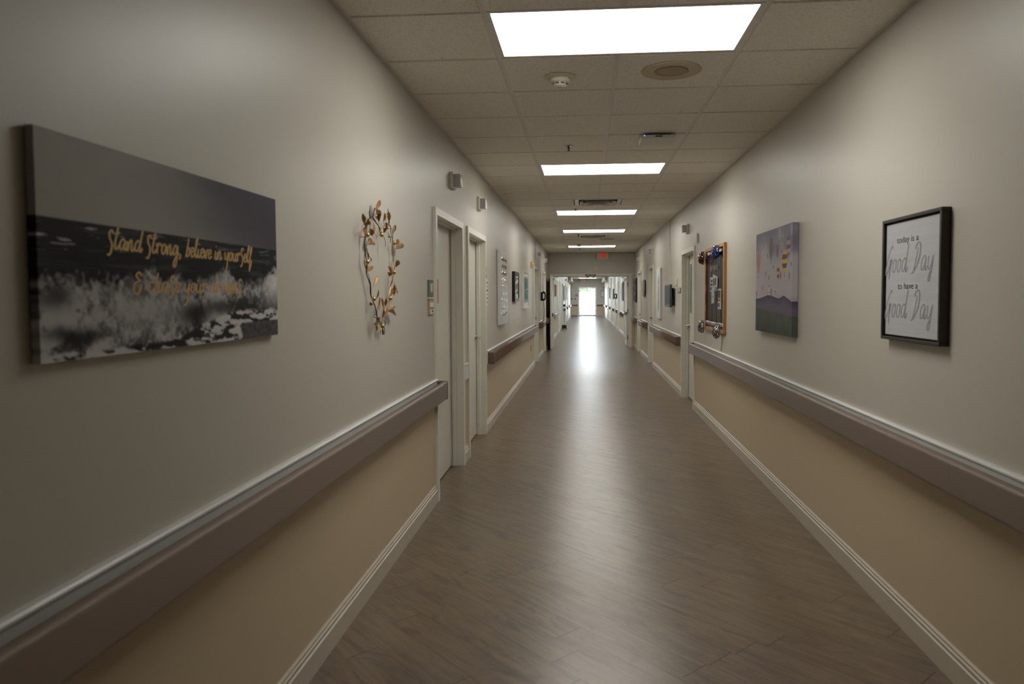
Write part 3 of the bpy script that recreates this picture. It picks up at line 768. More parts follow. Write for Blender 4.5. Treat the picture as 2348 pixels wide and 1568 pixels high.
for y, l in ((5.95, 'sprinkler head in the ceiling, nearest, level with the white access point'), (10.25, 'sprinkler head just in front of the third light panel'), (14.49, 'sprinkler head just behind the fourth light panel'), (18.65, 'sprinkler head just behind the fifth light panel')):
    sprinkler(-0.30, y, l)
ap = empty('wireless_access_point', (0.39, 5.66, CZ - 0.007)); tag(ap, 'white rounded access point with a blue light under the ceiling', 'access point')
MB().box(-0.10, 0.10, -0.08, 0.08, -0.016, 0, 0.002).build('mount_plate', 'black', ap)
MB().box(-0.135, 0.135, -0.135, 0.135, -0.044, -0.015, 0.014, 4).build('casing', M['white'], ap)
MB().box(-0.026, 0.026, -0.1362, -0.134, -0.034, -0.026).build('port', 'black', ap)
MB().ball((-0.108, -0.133, -0.024), 0.0035).build('status_light', 'led', ap)

# ------------------------------------------------------------------ exit sign and boxes on the cross wall
ex = empty('exit_sign', (0.330, YE - 0.10, CZ - 0.007)); tag(ex, 'white exit sign with red letters hanging in front of the cross wall', 'exit sign')
MB().box(-0.160, 0.160, -0.022, 0.022, -0.205, -0.016, 0.004).build('sign_housing', 'exitface', ex)
MB().box(-0.05, 0.05, -0.03, 0.03, -0.016, 0.0, 0.004).build('canopy', 'cream', ex)
t_ = MB(); text_into(t_, 'EXIT', 0.008, -0.0235, -0.106, 0.205, thick=0.001, bold=0.006, width=0.205); t_.build('exit_letters', 'exitred', ex)
rc = tag(MB().box(-0.010, 0.010, -0.012, 0, 2.31, CZ).build('cable_raceway', 'cream', None, (0.116, YE, 0)), 'thin cream cable channel from ceiling to the box above the double doors', 'cable channel')
bx = empty('junction_box', (0.128, YE, 2.24)); tag(bx, 'twin cream holder box above the double doors, under the cable channel', 'junction box')
MB().box(-0.066, -0.001, -0.045, 0, -0.072, 0.070, 0.008).build('box_half', 'cream', bx); MB().box(0.001, 0.066, -0.045, 0, -0.072, 0.070, 0.008).build('box_half', 'cream', bx)
fx = empty('exit_sign', (-0.33, YF - 0.15, CZ - 0.007)); tag(fx, 'far exit sign with red letters above the glass door', 'exit sign')
MB().box(-0.16, 0.16, -0.02, 0.02, -0.215, -0.015, 0.004).build('sign_housing', 'white', fx); t_ = MB(); text_into(t_, 'EXIT', 0, -0.022, -0.113, 0.205, bold=0.006, width=0.22); t_.build('exit_letters', 'exitred', fx)
MB().box(-0.05, 0.05, -0.03, 0.03, -0.015, 0.0).build('canopy', 'white', fx)

# ------------------------------------------------------------------ strobes and call lights on the walls
def call_light(side, y, z, label, conduit=False, group='wall call lights over the doors', lensmat='lens', s=1.0):
    o = on_wall('call_light', side, y, z, label, 'call light', group)
    MB().box(-0.065 * s, 0.065 * s, -0.030, 0, -0.065 * s, 0.065 * s, 0.005).build('base_box', 'white', o)
    MB().box(-0.050 * s, 0.050 * s, -0.085, -0.030, -0.048 * s, 0.048 * s, 0.004).build('lens', lensmat, o)
    if conduit: MB().box(-0.006, 0.006, -0.010, 0, 0.065 * s, CZ - 0.01 - z).build('conduit', 'white', o)
    return o
call_light('L', 5.66, 2.37, 'ribbed white call light over the nearest left door')
call_light('L', 7.08, 2.37, 'ribbed white call light over the second left door')
call_light('L', 18.6, 2.38, 'small white call light high on the left wall nearest the cross wall')
call_light('R', 9.88, 2.357, 'white call light over the right door with the narrow window')
call_light('R', 14.9, 2.365, 'white call light with thin conduit high on the right wall', True)
call_light('R', 18.30, 2.378, 'small white call light high on the right wall nearest the cross wall')
for sd, ys in (('L', (38.6, 43.6, 48.0)), ('R', (25.2, 29.8, 32.9, 37.5, 43.6))):
    for i, y in enumerate(ys):
        call_light(sd, y, 2.33 if y < 44.4 or sd == 'R' else 2.30, 'distant call light on the %s wall beyond the double doors, number %s from the doors' % ('left' if sd == 'L' else 'right', ('one', 'two', 'three', 'four', 'five')[i]), group='distant call lights beyond the double doors')
el = on_wall('emergency_light', 'L', 15.35, 2.35, 'white emergency spotlight on the left wall with a thin conduit to the ceiling', 'emergency light')
MB().box(-0.05, 0.05, -0.04, 0, -0.075, 0.06, 0.005).build('base_box', 'grid', el); MB().box(-0.005, 0.005, -0.01, 0, 0.06, 0.335).build('conduit', 'white', el)
MB().lathe([(0.0, -0.02), (0.030, -0.02), (0.045, -0.08), (0.042, -0.085), (0.0, -0.082)], (0, -0.03, 0.005), 'Y', 20).build('lamp_head', 'lens', el)
sb = on_wall('sensor_box', 'L', 20.0, 1.93, 'small grey sensor box on the left wall beside the open leaf top', 'sensor')
MB().box(-0.05, 0.05, -0.06, 0, -0.06, 0.06, 0.006).build('sensor_body', 'grid', sb)
MB().tube([(0, -0.06, 0), (0, -0.09, -0.01)], 0.012, 8).build('sensor_eye', 'chrome', sb)
yl = on_wall('alarm_pull_station', 'L', 13.95, 2.07, 'yellow alarm box on the left wall before the third door', 'alarm')
MB().box(-0.07, 0.07, -0.035, 0, -0.06, 0.06, 0.004).build('alarm_body', 'yellow', yl); MB().lathe([(0.02, -0.035), (0.02, -0.06), (0.012, -0.068), (0, -0.068)], (0.03, 0, 0.01), 'Y', 12).build('horn', 'white', yl)
th = on_wall('wall_sensor', 'R', 9.015, 2.163, 'slim white vertical sensor on the right wall above the corkboard corner', 'sensor')
MB().box(-0.022, 0.022, -0.022, 0, -0.060, 0.060, 0.006).build('sensor_body', 'cream', th)

# ------------------------------------------------------------------ left wall: signs, phone, outlet
rs = on_wall('room_sign', 'L', 4.845, 1.508, 'grey-green room number sign beside the nearest left door', 'sign')
s_ = MB().box(-0.075, 0.075, -0.008, 0, -0.055, 0.062, 0.001); s_.build('sign_plate', 'signgrey', rs)
t_ = MB(); text_into(t_, '107', 0.012, -0.0092, 0.006, 0.085, 0.62, bold=0.001); t_.build('sign_numbers', 'paper', rs)
MB().box(-0.085, 0.075, -0.012, 0, -0.066, -0.056).build('sign_ledge', 'capwhite', rs)
nh = on_wall('name_card_holder', 'L', 4.85, 1.392, 'tan name card holder under the room number sign', 'sign')
MB().box(-0.068, 0.068, -0.010, 0, -0.062, 0.042, 0.001).build('holder', 'tan', nh)
MB().box(-0.050, 0.055, -0.0112, -0.010, -0.006, 0.026).build('name_card', 'paper', nh); MB().box(-0.050, 0.060, -0.0115, -0.010, -0.018, -0.008).build('orange_strip', 'orange', nh)
c_ = MB().box(-0.050, 0.055, -0.0112, -0.010, -0.050, -0.022, mi=0); text_into(c_, '10A', 0.01, -0.0114, -0.036, 0.024, 1.2, mi=1); c_.build('name_card', ['paper', 'darkprint'], nh)
lb = tag(MB().box(-0.0005, 0.012, -0.0225, -0.0205, -0.085, 0.085).build('door_label', 'red', None, (-WX, 5.006, 1.495), (0, 0, PI / 2)), 'narrow red label strip on the nearest left door frame', 'label')
lb2 = empty('door_label', (-WX, 7.50, 1.72), PI / 2); tag(lb2, 'small red and black label strip on the second left door frame', 'label')
m_ = MB().box(-0.020, 0.0, -0.0225, -0.0205, -0.08, 0.09, mi=0); m_.box(-0.018, -0.002, -0.0235, -0.0225, -0.01, 0.05, mi=1); m_.box(-0.018, -0.002, -0.0235, -0.0225, -0.07, -0.03, mi=2); m_.build('label_face', ['paper', 'red', 'darkprint'], lb2)
nt = on_wall('notice_strip', 'L', 7.68, 1.50, 'white notice with black symbols beside the second left door', 'sign')
m_ = MB().box(-0.06, 0.06, -0.006, 0, -0.14, 0.14, mi=0)
for i, (w_, h_) in enumerate(((0.07, 0.016), (0.05, 0.012), (0.08, 0.02), (0.04, 0.012), (0.06, 0.018), (0.045, 0.014))):
    m_.box(-w_ / 2, w_ / 2, -0.007, -0.006, 0.105 - i * 0.042 - h_ / 2, 0.105 - i * 0.042 + h_ / 2, mi=1)
m_.build('notice_face', ['capwhite', 'darkprint'], nt)
gp = tag(MB().box(-0.105, 0.105, -0.020, 0, -0.073, 0.060, 0.002, 1).box(-0.108, 0.108, -0.024, 0, 0.056, 0.066).build('wall_guard', 'capwhite', None, (-WX, 6.238, 0.80), (0, 0, PI / 2)), 'short pale guard board between the two nearest left doors', 'wall guard')
ol = on_wall('power_outlet', 'L', 13.90, 0.445, 'dark red power outlet low on the left wall', 'outlet')
MB().box(-0.035, 0.035, -0.006, 0, -0.057, 0.057, 0.001).build('outlet_plate', 'orange', ol); MB().box(-0.016, 0.016, -0.008, -0.006, -0.036, -0.008).build('socket', 'maroon', ol); MB().box(-0.016, 0.016, -0.008, -0.006, 0.008, 0.036).build('socket', 'maroon', ol)

def phone(side, y, z, label, lowz):
    o = on_wall('wall_phone', side, y, z, label, 'phone', 'black wall phones')
    MB().box(-0.075, 0.075, -0.050, 0, -0.115, 0.10, 0.012).build('phone_body', 'black', o)
    h = MB(); pts = [(-0.02, -0.075, 0.10), (-0.02, -0.095, 0.085), (-0.02, -0.105, 0.03), (-0.02, -0.107, -0.02), (-0.02, -0.098, -0.075), (-0.02, -0.078, -0.10)]
    h.tube(catmull(pts, 4), 0.016, 10); h.tube([(-0.02, -0.045, 0.088), (-0.02, -0.085, 0.088)], 0.030, 14); h.tube([(-0.02, -0.045, -0.088), (-0.02, -0.085, -0.088)], 0.030, 14)
    h.build('handset', 'black', o)
    kp = MB()
    for i in range(3):
        for j in range(4): kp.box(0.015 + i * 0.017, 0.027 + i * 0.017, -0.053, -0.050, 0.03 - j * 0.02, 0.043 - j * 0.02)
    kp.build('keypad', 'dark', o)
    c = []; L = lowz - (z - 0.12); N = 150
    for i in range(N):
        t = i / (N - 1); sag = math.sin(PI * t); a = 2 * PI * 22 * t
        c.append((-0.02 + 0.06 * sag + 0.009 * math.cos(a), -0.060 - 0.02 * sag + 0.009 * math.sin(a), -0.12 + L * (1.0 if t > 0.5 else 1.0) * t))
    MB().tube(c, 0.0040, 5).build('coiled_cord', 'black', o)
    return o
ph = phone('L', 17.15, 1.46, 'black wall phone with a coiled cord on the left wall', 0.885)
MB().box(-0.004, 0.004, -0.006, 0, 0.10, 0.56).build('cable', 'black', ph)
phone('R', 31.6, 1.45, 'distant black wall phone on the right wall beyond the doors', 1.05)

# ------------------------------------------------------------------ ocean canvas
def paint_ocean(U, V):
    n1 = fbm(U * 11, V * 5, 3, 5); n2 = fbm(U * 46, V * 20, 11, 4); n3 = fbm(U * 26 - V * 10, V * 34, 21, 5); n4 = fbm(U * 110, V * 50, 31, 3)
    sk = fbm(U * 3, V * 4, 41, 3)
    a = np.array([0.400, 0.380, 0.350]); b = np.array([0.070, 0.063, 0.088])
    k = sstep(0.10, 0.95, U + 0.35 * (0.30 - V) + 0.22 * (sk - 0.5))[..., None]
    sky = a * (1 - k) + b * k
    sea = 0.006 + 0.030 * sstep(0.50, 0.80, fbm(U * 7, V * 46, 51, 4)) + 0.40 * sstep(0.66, 0.78, fbm(U * 14, V * 60, 52, 4)) * sstep(0.56, 0.42, V) * (0.3 + sstep(0.45, 0.15, U))
    crest = 0.625 - 0.07 * np.exp(-((U - 0.33) / 0.030) ** 2) - 0.09 * np.exp(-((U - 0.655) / 0.05) ** 2) - 0.05 * np.exp(-((U - 0.44) / 0.02) ** 2) - 0.11 * sstep(0.86, 1.0, U) + 0.10 * (n1 - 0.5) + 0.14 * (n2 - 0.5)
    foam_top = sstep(-0.03, 0.05, V - crest + 0.05 * (n4 - 0.5))
    t = n1 + 0.45 * (n2 - 0.5) + 0.35 * (n4 - 0.5)
    body = 0.05 + 0.50 * sstep(0.36, 0.66, t)
    bulk = np.clip(np.exp(-(((U - 0.27) / 0.12) ** 2 + ((V - 0.80) / 0.14) ** 2)) + 0.7 * np.exp(-(((U - 0.40) / 0.05) ** 2 + ((V - 0.78) / 0.16) ** 2)), 0, 1)
    body = body * (1 - bulk) + (0.36 + 0.55 * (t - 0.5)) * bulk
    right = np.exp(-(((U - 0.97) / 0.09) ** 2 + ((V - 0.60) / 0.15) ** 2)); body = body * (1 - right) + (0.66 + 0.5 * (n2 - .5)) * right
    mid = np.exp(-(((U - 0.66) / 0.10) ** 2 + ((V - 0.62) / 0.07) ** 2)); body = body * (1 - mid) + (0.50 + 0.7 * (t - .5)) * mid
    for (cu, cv, su, sv, st) in ((0.52, 0.83, 0.085, 0.085, 1), (0.66, 0.80, 0.11, 0.055, 0.9), (0.045, 0.73, 0.05, 0.07, 0.9), (0.10, 0.90, 0.10, 0.040, 1.0), (0.80, 0.76, 0.11, 0.05, 0.75), (0.20, 0.70, 0.03, 0.03, 0.5)):
        d = st * np.exp(-(((U - cu + 0.03 * (n2 - .5)) / su) ** 2 + ((V - cv + 0.10 * (n1 - .5)) / sv) ** 2) ** 1.5); body = body * (1 - d) + (0.010 + 0.03 * n2) * d
    cl = 0.955 - 0.14 * sstep(0.35, 0.72, U) - 0.015 * U + 0.04 * (n1 - 0.5)
    carpet = sstep(0.0, 0.025, V - cl)
    cfoam = 0.02 + 0.60 * sstep(0.44, 0.60, n3 + 0.20 * (n4 - 0.5))
    body = body * (1 - carpet) + cfoam * carpet
    edge = 0.745 + 0.05 * np.abs(V - 0.94) * 4 + 0.05 * (n2 - 0.5)
    sand = sstep(edge, edge + 0.015, U) * sstep(0.875, 0.89, V - 0.03 * (1 - U) + 0.02 * (n1 - 0.5))
    body = body * (1 - sand) + (0.075 + 0.10 * (n4 - 0.5)) * sand
    g = np.clip(sea * (1 - foam_top) + body * foam_top, 0.004, 0.85)
    water = g[..., None] * np.array([1.0, 0.97, 0.99])
    h = sstep(0.372, 0.378, V)[..., None]
    return sky * (1 - h) + water * h
oc = on_wall('canvas_picture', 'L', 1.823, 1.5575, 'large black and white ocean wave canvas with gold lettering on the left wall', 'picture')
w_oc, h_oc, d_oc = 1.062, 0.454, 0.021
canvas_print('canvas', w_oc, h_oc, d_oc, 560, 260, paint_ocean, oc)
cx_, cz_ = 1.823, 1.5575
t_ = MB()
lettering(t_, 'stand strong, believe in yourself', 1.492 - cx_, 1.5640 - cz_, 0.0250, 0.680, -d_oc - 0.0004, 0.105, 0.10)
lettering(t_, '& chase your dreams', 1.578 - cx_, 1.4700 - cz_, 0.0250, 0.523, -d_oc - 0.0004, 0.105, 0.10)
t_.build('gold_lettering', 'goldprint', oc, flat=True)

# ------------------------------------------------------------------ leaf heart wreath
wr = on_wall('leaf_wreath', 'L', 3.69, 1.60, 'bronze wire heart wreath with metal leaves and gold berries on the left wall', 'wreath')
DW = -0.025
LEAVES = [(-0.199, 0.291, -0.151, 0.339), (-0.204, 0.265, -0.117, 0.292), (-0.361, 0.186, -0.468, 0.195), (-0.364, 0.209, -0.402, 0.229), (-0.404, 0.2, -0.421, 0.224), (-0.234, 0.169, -0.197, 0.221), (-0.277, 0.153, -0.342, 0.179), (-0.143, 0.249, -0.168, 0.285), (-0.079, 0.24, -0.1, 0.28), (-0.032, 0.253, -0.063, 0.281), (0.032, 0.257, -0.001, 0.302), (0.115, 0.2, 0.133, 0.243), (-0.368, 0.138, -0.361, 0.17), (-0.329, 0.107, -0.27, 0.139), (-0.321, 0.108, -0.237, 0.116), (-0.083, 0.162, -0.085, 0.12), (0.014, 0.207, -0.09, 0.205), (0.023, 0.186, 0.027, 0.149), (0.164, 0.137, 0.208, 0.174), (0.174, 0.118, 0.262, 0.151), (-0.371, 0.071, -0.383, 0.048), (-0.323, 0.054, -0.299, 0.04), (-0.335, -0.023, -0.293, 0.006), (-0.343, -0.023, -0.35, 0.004), (0.137, 0.019, 0.203, 0.058), (0.084, -0.016, 0.045, 0.02), (0.063, -0.028, -0.002, -0.017), (-0.281, -0.098, -0.318, -0.069), (-0.263, -0.085, -0.245, -0.05), (0.05, -0.083, 0.042, -0.045), (0.111, -0.088, 0.173, -0.123), (0.122, -0.074, 0.119, -0.137), (-0.233, -0.153, -0.213, -0.112), (-0.251, -0.183, -0.301, -0.17), (-0.191, -0.194, -0.192, -0.15), (-0.174, -0.21, -0.145, -0.174), (-0.218, -0.221, -0.282, -0.235), (-0.024, -0.191, -0.051, -0.153), (0.004, -0.213, 0.071, -0.191), (0.024, -0.216, 0.139, -0.242), (-0.082, -0.195, -0.095, -0.164), (-0.065, -0.238, -0.053, -0.201), (-0.121, -0.252, -0.129, -0.221), (-0.194, -0.253, -0.281, -0.277), (-0.168, -0.266, -0.246, -0.248), (-0.195, -0.286, -0.24, -0.317), (-0.086, -0.296, -0.106, -0.326), (0.068, -0.137, 0.1, -0.099), (-0.135, 0.235, -0.151, 0.264), (-0.188, 0.234, -0.222, 0.246), (-0.005, 0.2, -0.024, 0.225), (-0.283, 0.204, -0.32, 0.22)]
BERRIES = [(-0.374, 0.148), (-0.137, 0.168), (0.105, 0.145), (-0.38, 0.021), (0.094, -0.012), (-0.286, -0.153), (0.01, -0.151), (-0.139, -0.291)]
VINE1 = [(-0.079, -0.338), (-0.123, -0.289), (-0.175, -0.245), (-0.218, -0.209), (-0.258, -0.153), (-0.298, -0.098), (-0.333, -0.044), (-0.358, 0.013), (-0.37, 0.08), (-0.363, 0.139), (-0.333, 0.2), (-0.282, 0.239), (-0.239, 0.249), (-0.188, 0.229), (-0.133, 0.199), (-0.082, 0.177)]
VINE2 = [(-0.158, -0.331), (-0.105, -0.29), (-0.055, -0.238), (0.006, -0.181), (0.058, -0.121), (0.098, -0.055), (0.127, 0.024), (0.135, 0.102), (0.113, 0.178), (0.079, 0.224), (0.026, 0.243), (-0.033, 0.229), (-0.081, 0.204), (-0.105, 0.165)]
TW = [[(-0.282, 0.239), (-0.292, 0.263), (-0.274, 0.297)], [(0.056, 0.243), (0.041, 0.274), (0.035, 0.319)], [(-0.203, 0.293), (-0.218, 0.271), (-0.239, 0.249)], [(-0.086, -0.296), (-0.038, -0.282), (-0.056, -0.265)], [(-0.096, -0.308), (-0.072, -0.323), (-0.088, -0.338)]]
for pts_, mt_, r_ in ((VINE1, 'wire', 0.0026), (VINE2, 'gold', 0.0026)):
    q = catmull([(x, z) for x, z in pts_], 5)
    MB().tube([(x + 0.002 * math.sin(i * 0.8), DW + 0.004 * math.cos(i * 0.6), z + 0.002 * math.cos(i * 1.1)) for i, (x, z) in enumerate(q)], r_, 6).build('wire_vine', mt_, wr)
    MB().tube([(x + 0.006 * math.sin(i * 0.45), DW - 0.006 * math.cos(i * 0.45), z) for i, (x, z) in enumerate(q)], r_ * 0.55, 5).build('wire_vine', 'wire', wr)
tw = MB()
for t_w in TW: tw.tube([(x, DW, z) for x, z in t_w], [0.003, 0.0025, 0.0015], 6)
tw.build('wire_vine', 'wire', wr)
def leaf_mesh():
    b_ = MB(); L, Wd = 1.0, 0.18; rows = []
    for i in range(9):
        t = i / 8; w_ = Wd * (math.sin(PI * min(1, t * 0.93 + 0.05)) ** 0.85) * (0.80 + 0.35 * t) if i < 8 else 0.005
        rows.append([b_.b.verts.new((x, -0.10 * math.sin(PI * t) + (0.05 if x == 0 else 0), t * L)) for x in (-w_, 0, w_)])
    for i in range(8):
        for j in range(2): f = b_.b.faces.new([rows[i][j], rows[i][j + 1], rows[i + 1][j + 1], rows[i + 1][j]]); f.smooth = True
    bmesh.ops.solidify(b_.b, geom=b_.b.faces[:], thickness=0.012)
    b_.tube([(0, 0, -0.22), (0, 0, 0.03)], 0.020, 5)
    return b_
first = None
wl = random.Random(12)
for (x0, z0, x1, z1) in LEAVES:
    if first is None: first = leaf_mesh().build('leaf', 'bronze', wr); o_ = first
    else: o_ = first.copy(); COL.objects.link(o_); o_.parent = wr
    ln = max(0.05, math.hypot(x1 - x0, z1 - z0)); s_ = ln
    o_.location = (x0, DW + wl.uniform(-0.010, 0.004), z0); o_.scale = (s_, s_, s_)
    o_.rotation_euler = (Matrix.Rotation(math.atan2(x1 - x0, z1 - z0), 3, 'Y') @ Matrix.Rotation(wl.uniform(-0.12, 0.30), 3, 'X') @ Matrix.Rotation(wl.uniform(-1.25, -0.1), 3, 'Z')).to_euler()
for x, z in BERRIES: MB().ball((x, DW - 0.013, z), 0.0115, n=16).build('berry', 'gold', wr)
for x, z in (VINE1[9], VINE2[8], VINE1[2]): MB().tube([(x, DW, z), (x, -0.001, z)], 0.0018, 5).build('wall_pin', 'wire', wr)

# ------------------------------------------------------------------ tall white canvas with sea glass
cg = on_wall('canvas_picture', 'L', 8.99, 1.565, 'tall white canvas with rows of red to blue glass pieces on the left wall', 'picture')
MB().box(-0.41, 0.41, -0.045, -0.004, -0.455, 0.455, 0.004).build('canvas', 'capwhite', cg)
MB().box(-0.395, 0.395, -0.004, 0, -0.44, 0.44).build('stretcher_bars', 'blackwood', cg)
gcol = [(0.36, 0.13, 0.15), (0.32, 0.10, 0.13), (0.34, 0.14, 0.18), (0.52, 0.38, 0.20), (0.46, 0.36, 0.37), (0.50, 0.36, 0.39), (0.20, 0.37, 0.47), (0.32, 0.46, 0.55), (0.18, 0.30, 0.40)]
gr = random.Random(4)
for r_, c_ in enumerate(gcol):
    mt = plain('sea_glass_%d' % r_, c_, 0.12, var=0.3, scale=20, coat=0.5); zc = 0.345 - r_ * 0.084
    for k in range(4):
        p_ = MB(); xc = -0.21 + k * 0.14 + gr.uniform(-0.02, 0.02); n_ = 7; ph_ = gr.uniform(0, 6)
        prof = [(xc + 0.066 * gr.uniform(0.7, 1.15) * math.cos(2 * PI * j / n_ + ph_), zc + gr.uniform(-0.004, 0.004) + 0.030 * gr.uniform(0.7, 1.1) * math.sin(2 * PI * j / n_ + ph_)) for j in range(n_)]
        A = [p_.b.verts.new((u, -0.045, v)) for u, v in prof]; B = [p_.b.verts.new((xc + (u - xc) * 0.9, -0.0485, zc + (v - zc) * 0.8)) for u, v in prof]
        for j in range(n_): f = p_.b.faces.new([A[j], A[(j + 1) % n_], B[(j + 1) % n_], B[j]])
        p_.b.faces.new(B); p_.b.faces.new(A[::-1]); p_.build('glass_piece', mt, cg)

# ------------------------------------------------------------------ framed pictures further down the left wall
def framed(side, y, z, w, h, d, fw, label, framemat, paint, nx=60, nz=60, mat_w=0.0, name='framed_picture'):
    o = on_wall(name, side, y, z, label, 'picture')
    m_ = MB()
    for a in ((-w / 2, w / 2, h / 2 - fw, h / 2), (-w / 2, w / 2, -h / 2, -h / 2 + fw), (-w / 2, -w / 2 + fw, -h / 2 + fw, h / 2 - fw), (w / 2 - fw, w / 2, -h / 2 + fw, h / 2 - fw)):
        m_.box(a[0], a[1], -d, 0, a[2], a[3], 0.002, 1)
    m_.build('frame', framemat, o)
    if mat_w: MB().box(-w / 2 + fw, w / 2 - fw, -d + 0.012, -0.002, -h / 2 + fw, h / 2 - fw).build('mat_board', 'paper', o)
    canvas_print('picture_sheet', w - 2 * fw - 2 * mat_w, h - 2 * fw - 2 * mat_w, d - 0.009 if mat_w else d - 0.012, nx, nz, paint, o)
    return o
def paint_silver(U, V):
    n = fbm(U * 3, V * 14, 5, 3); g = 0.15 + 0.55 * sstep(0.35, 0.7, n); return np.stack([g, g * 1.0, g * 1.02], -1)
def paint_green(U, V):
    n = fbm(U * 20, V * 24, 8, 3); n2 = fbm(U * 6, V * 9, 9, 3); s = sstep(0.62, 0.72, n)[..., None]
    a = np.array([0.02, 0.13, 0.11]); b = np.array([0.09, 0.30, 0.24]); c = a + (b - a) * n2[..., None]
    e = (sstep(0.86, 0.95, V) + sstep(0.10, 0.03, V)) * 0.8; c = c * (1 - s) + np.array([0.5, 0.6, 0.6]) * s
    return c * (1 - e[..., None]) + np.array([0.6, 0.65, 0.7]) * e[..., None] * (0.3 + n[..., None])
framed('L', 10.70, 1.60, 0.66, 0.44, 0.045, 0.05, 'black framed silver picture on the left wall after the sea-glass canvas', 'black', paint_silver)
framed('L', 12.48, 1.57, 1.00, 0.64, 0.040, 0.035, 'white framed green sparkling picture on the left wall', 'capwhite', paint_green, 120, 80, 0.06)

# ------------------------------------------------------------------ right wall: "good day" frame
def paint_shiplap(U, V):
    n = fbm(U * 3, V * 60, 61, 3); g = 0.52 + 0.05 * (n - 0.5)
    for ln in (0.165, 0.33, 0.50, 0.665, 0.835): g = g - 0.05 * np.exp(-((V - ln) / 0.002) ** 2)
    return np.stack([g * 0.97, g * 0.98, g * 1.04], -1)
gd = on_wall('framed_sign', 'R', 3.130, 1.5235, 'black framed white sign with the words today is a good day on the right wall', 'picture')
W_, H_, D_ = 0.545, 0.535, 0.038
m_ = MB(); fw = 0.014
for a in ((-W_ / 2, W_ / 2, H_ / 2 - fw, H_ / 2), (-W_ / 2, W_ / 2, -H_ / 2, -H_ / 2 + fw), (-W_ / 2, -W_ / 2 + fw, -H_ / 2 + fw, H_ / 2 - fw), (W_ / 2 - fw, W_ / 2, -H_ / 2 + fw, H_ / 2 - fw)): m_.box(a[0], a[1], -D_, 0, a[2], a[3], 0.0015, 1)
m_.box(-W_ / 2 + fw, W_ / 2 - fw, -0.008, 0, -H_ / 2 + fw, H_ / 2 - fw)
m_.build('frame', 'blackwood', gd)
pw, phh = W_ - 2 * fw - 0.018, H_ - 2 * fw - 0.018
canvas_print('sign_panel', pw, phh, 0.026, 60, 220, paint_shiplap, gd)
GX = lambda y: 3.130 - y    # wall y -> local x on the right wall
GZ = lambda z: z - 1.5235
t_ = MB(); yy = -0.0264
for z in (1.646, 1.449): lettering(t_, 'Good DaY', GX(3.392), GZ(z - 0.092), 0.0595, 0.462, yy, 0.050, 0.10)
t_.build('script_lettering', 'greyprint', gd, flat=True)
t_ = MB(); text_into(t_, 'today is a', GX(3.170), yy, GZ(1.6925), 0.040, thick=0.0004, width=0.205); text_into(t_, 'to have a', GX(3.163), yy, GZ(1.4925), 0.040, thick=0.0004, width=0.190)
t_.build('small_lettering', 'darkprint', gd)

# ------------------------------------------------------------------ balloon canvas
BAL = [(0.075, 0.275, 0.046, 0.115, (0.33, 0.03, 0.05), (0.50, 0.44, 0.44), 'v'), (0.455, 0.17, 0.042, 0.105, (0.10, 0.085, 0.09), (0.26, 0.22, 0.22), 'v'), (0.815, 0.318, 0.052, 0.092, (0.60, 0.36, 0.05), (0.14, 0.08, 0.07), 'h'),
       (0.905, 0.195, 0.036, 0.085, (0.15, 0.11, 0.12), (0.44, 0.30, 0.28), 'h'), (0.630, 0.210, 0.026, 0.060, (0.13, 0.09, 0.14), (0.25, 0.20, 0.26), 'v'), (0.655, 0.420, 0.028, 0.070, (0.46, 0.33, 0.12), (0.30, 0.06, 0.10), 'h'),
       (0.24, 0.07, 0.022, 0.045, (0.22, 0.20, 0.25), (0.28, 0.26, 0.30), 'v'), (0.13, 0.10, 0.014, 0.030, (0.22, 0.20, 0.25), (0.28, 0.26, 0.30), 'v'), (0.68, 0.06, 0.022, 0.05, (0.42, 0.38, 0.44), (0.3, 0.27, 0.33), 'v'),
       (0.31, 0.42, 0.014, 0.030, (0.42, 0.40, 0.44), (0.12, 0.10, 0.12), 'v'), (0.40, 0.46, 0.010, 0.025, (0.2, 0.16, 0.2), (0.2, 0.18, 0.2), 'v'), (0.53, 0.36, 0.010, 0.02, (0.2, 0.16, 0.2), (0.2, 0.18, 0.2), 'v'),
       (0.36, 0.245, 0.010, 0.02, (0.2, 0.16, 0.2), (0.2, 0.18, 0.2), 'v'), (0.72, 0.45, 0.012, 0.04, (0.18, 0.15, 0.2), (0.2, 0.18, 0.2), 'v'), (0.76, 0.12, 0.010, 0.018, (0.2, 0.16, 0.2), (0.2, 0.18, 0.2), 'v'),
       (0.22, 0.56, 0.014, 0.028, (0.38, 0.34, 0.38), (0.12, 0.10, 0.12), 'v'), (0.47, 0.60, 0.012, 0.035, (0.2, 0.17, 0.21), (0.2, 0.18, 0.2), 'v'), (0.97, 0.36, 0.010, 0.022, (0.2, 0.16, 0.2), (0.2, 0.18, 0.2), 'v'), (0.93, 0.46, 0.012, 0.035, (0.25, 0.22, 0.27), (0.2, 0.18, 0.2), 'v'),
       (0.58, 0.60, 0.008, 0.014, (0.2, 0.16, 0.2), (0.2, 0.18, 0.2), 'v'), (0.74, 0.23, 0.008, 0.018, (0.2, 0.16, 0.2), (0.2, 0.18, 0.2), 'v'), (0.975, 0.06, 0.016, 0.045, (0.32, 0.28, 0.34), (0.4, 0.36, 0.42), 'v'), (0.02, 0.62, 0.012, 0.03, (0.2, 0.18, 0.2), (0.2, 0.18, 0.2), 'v')]
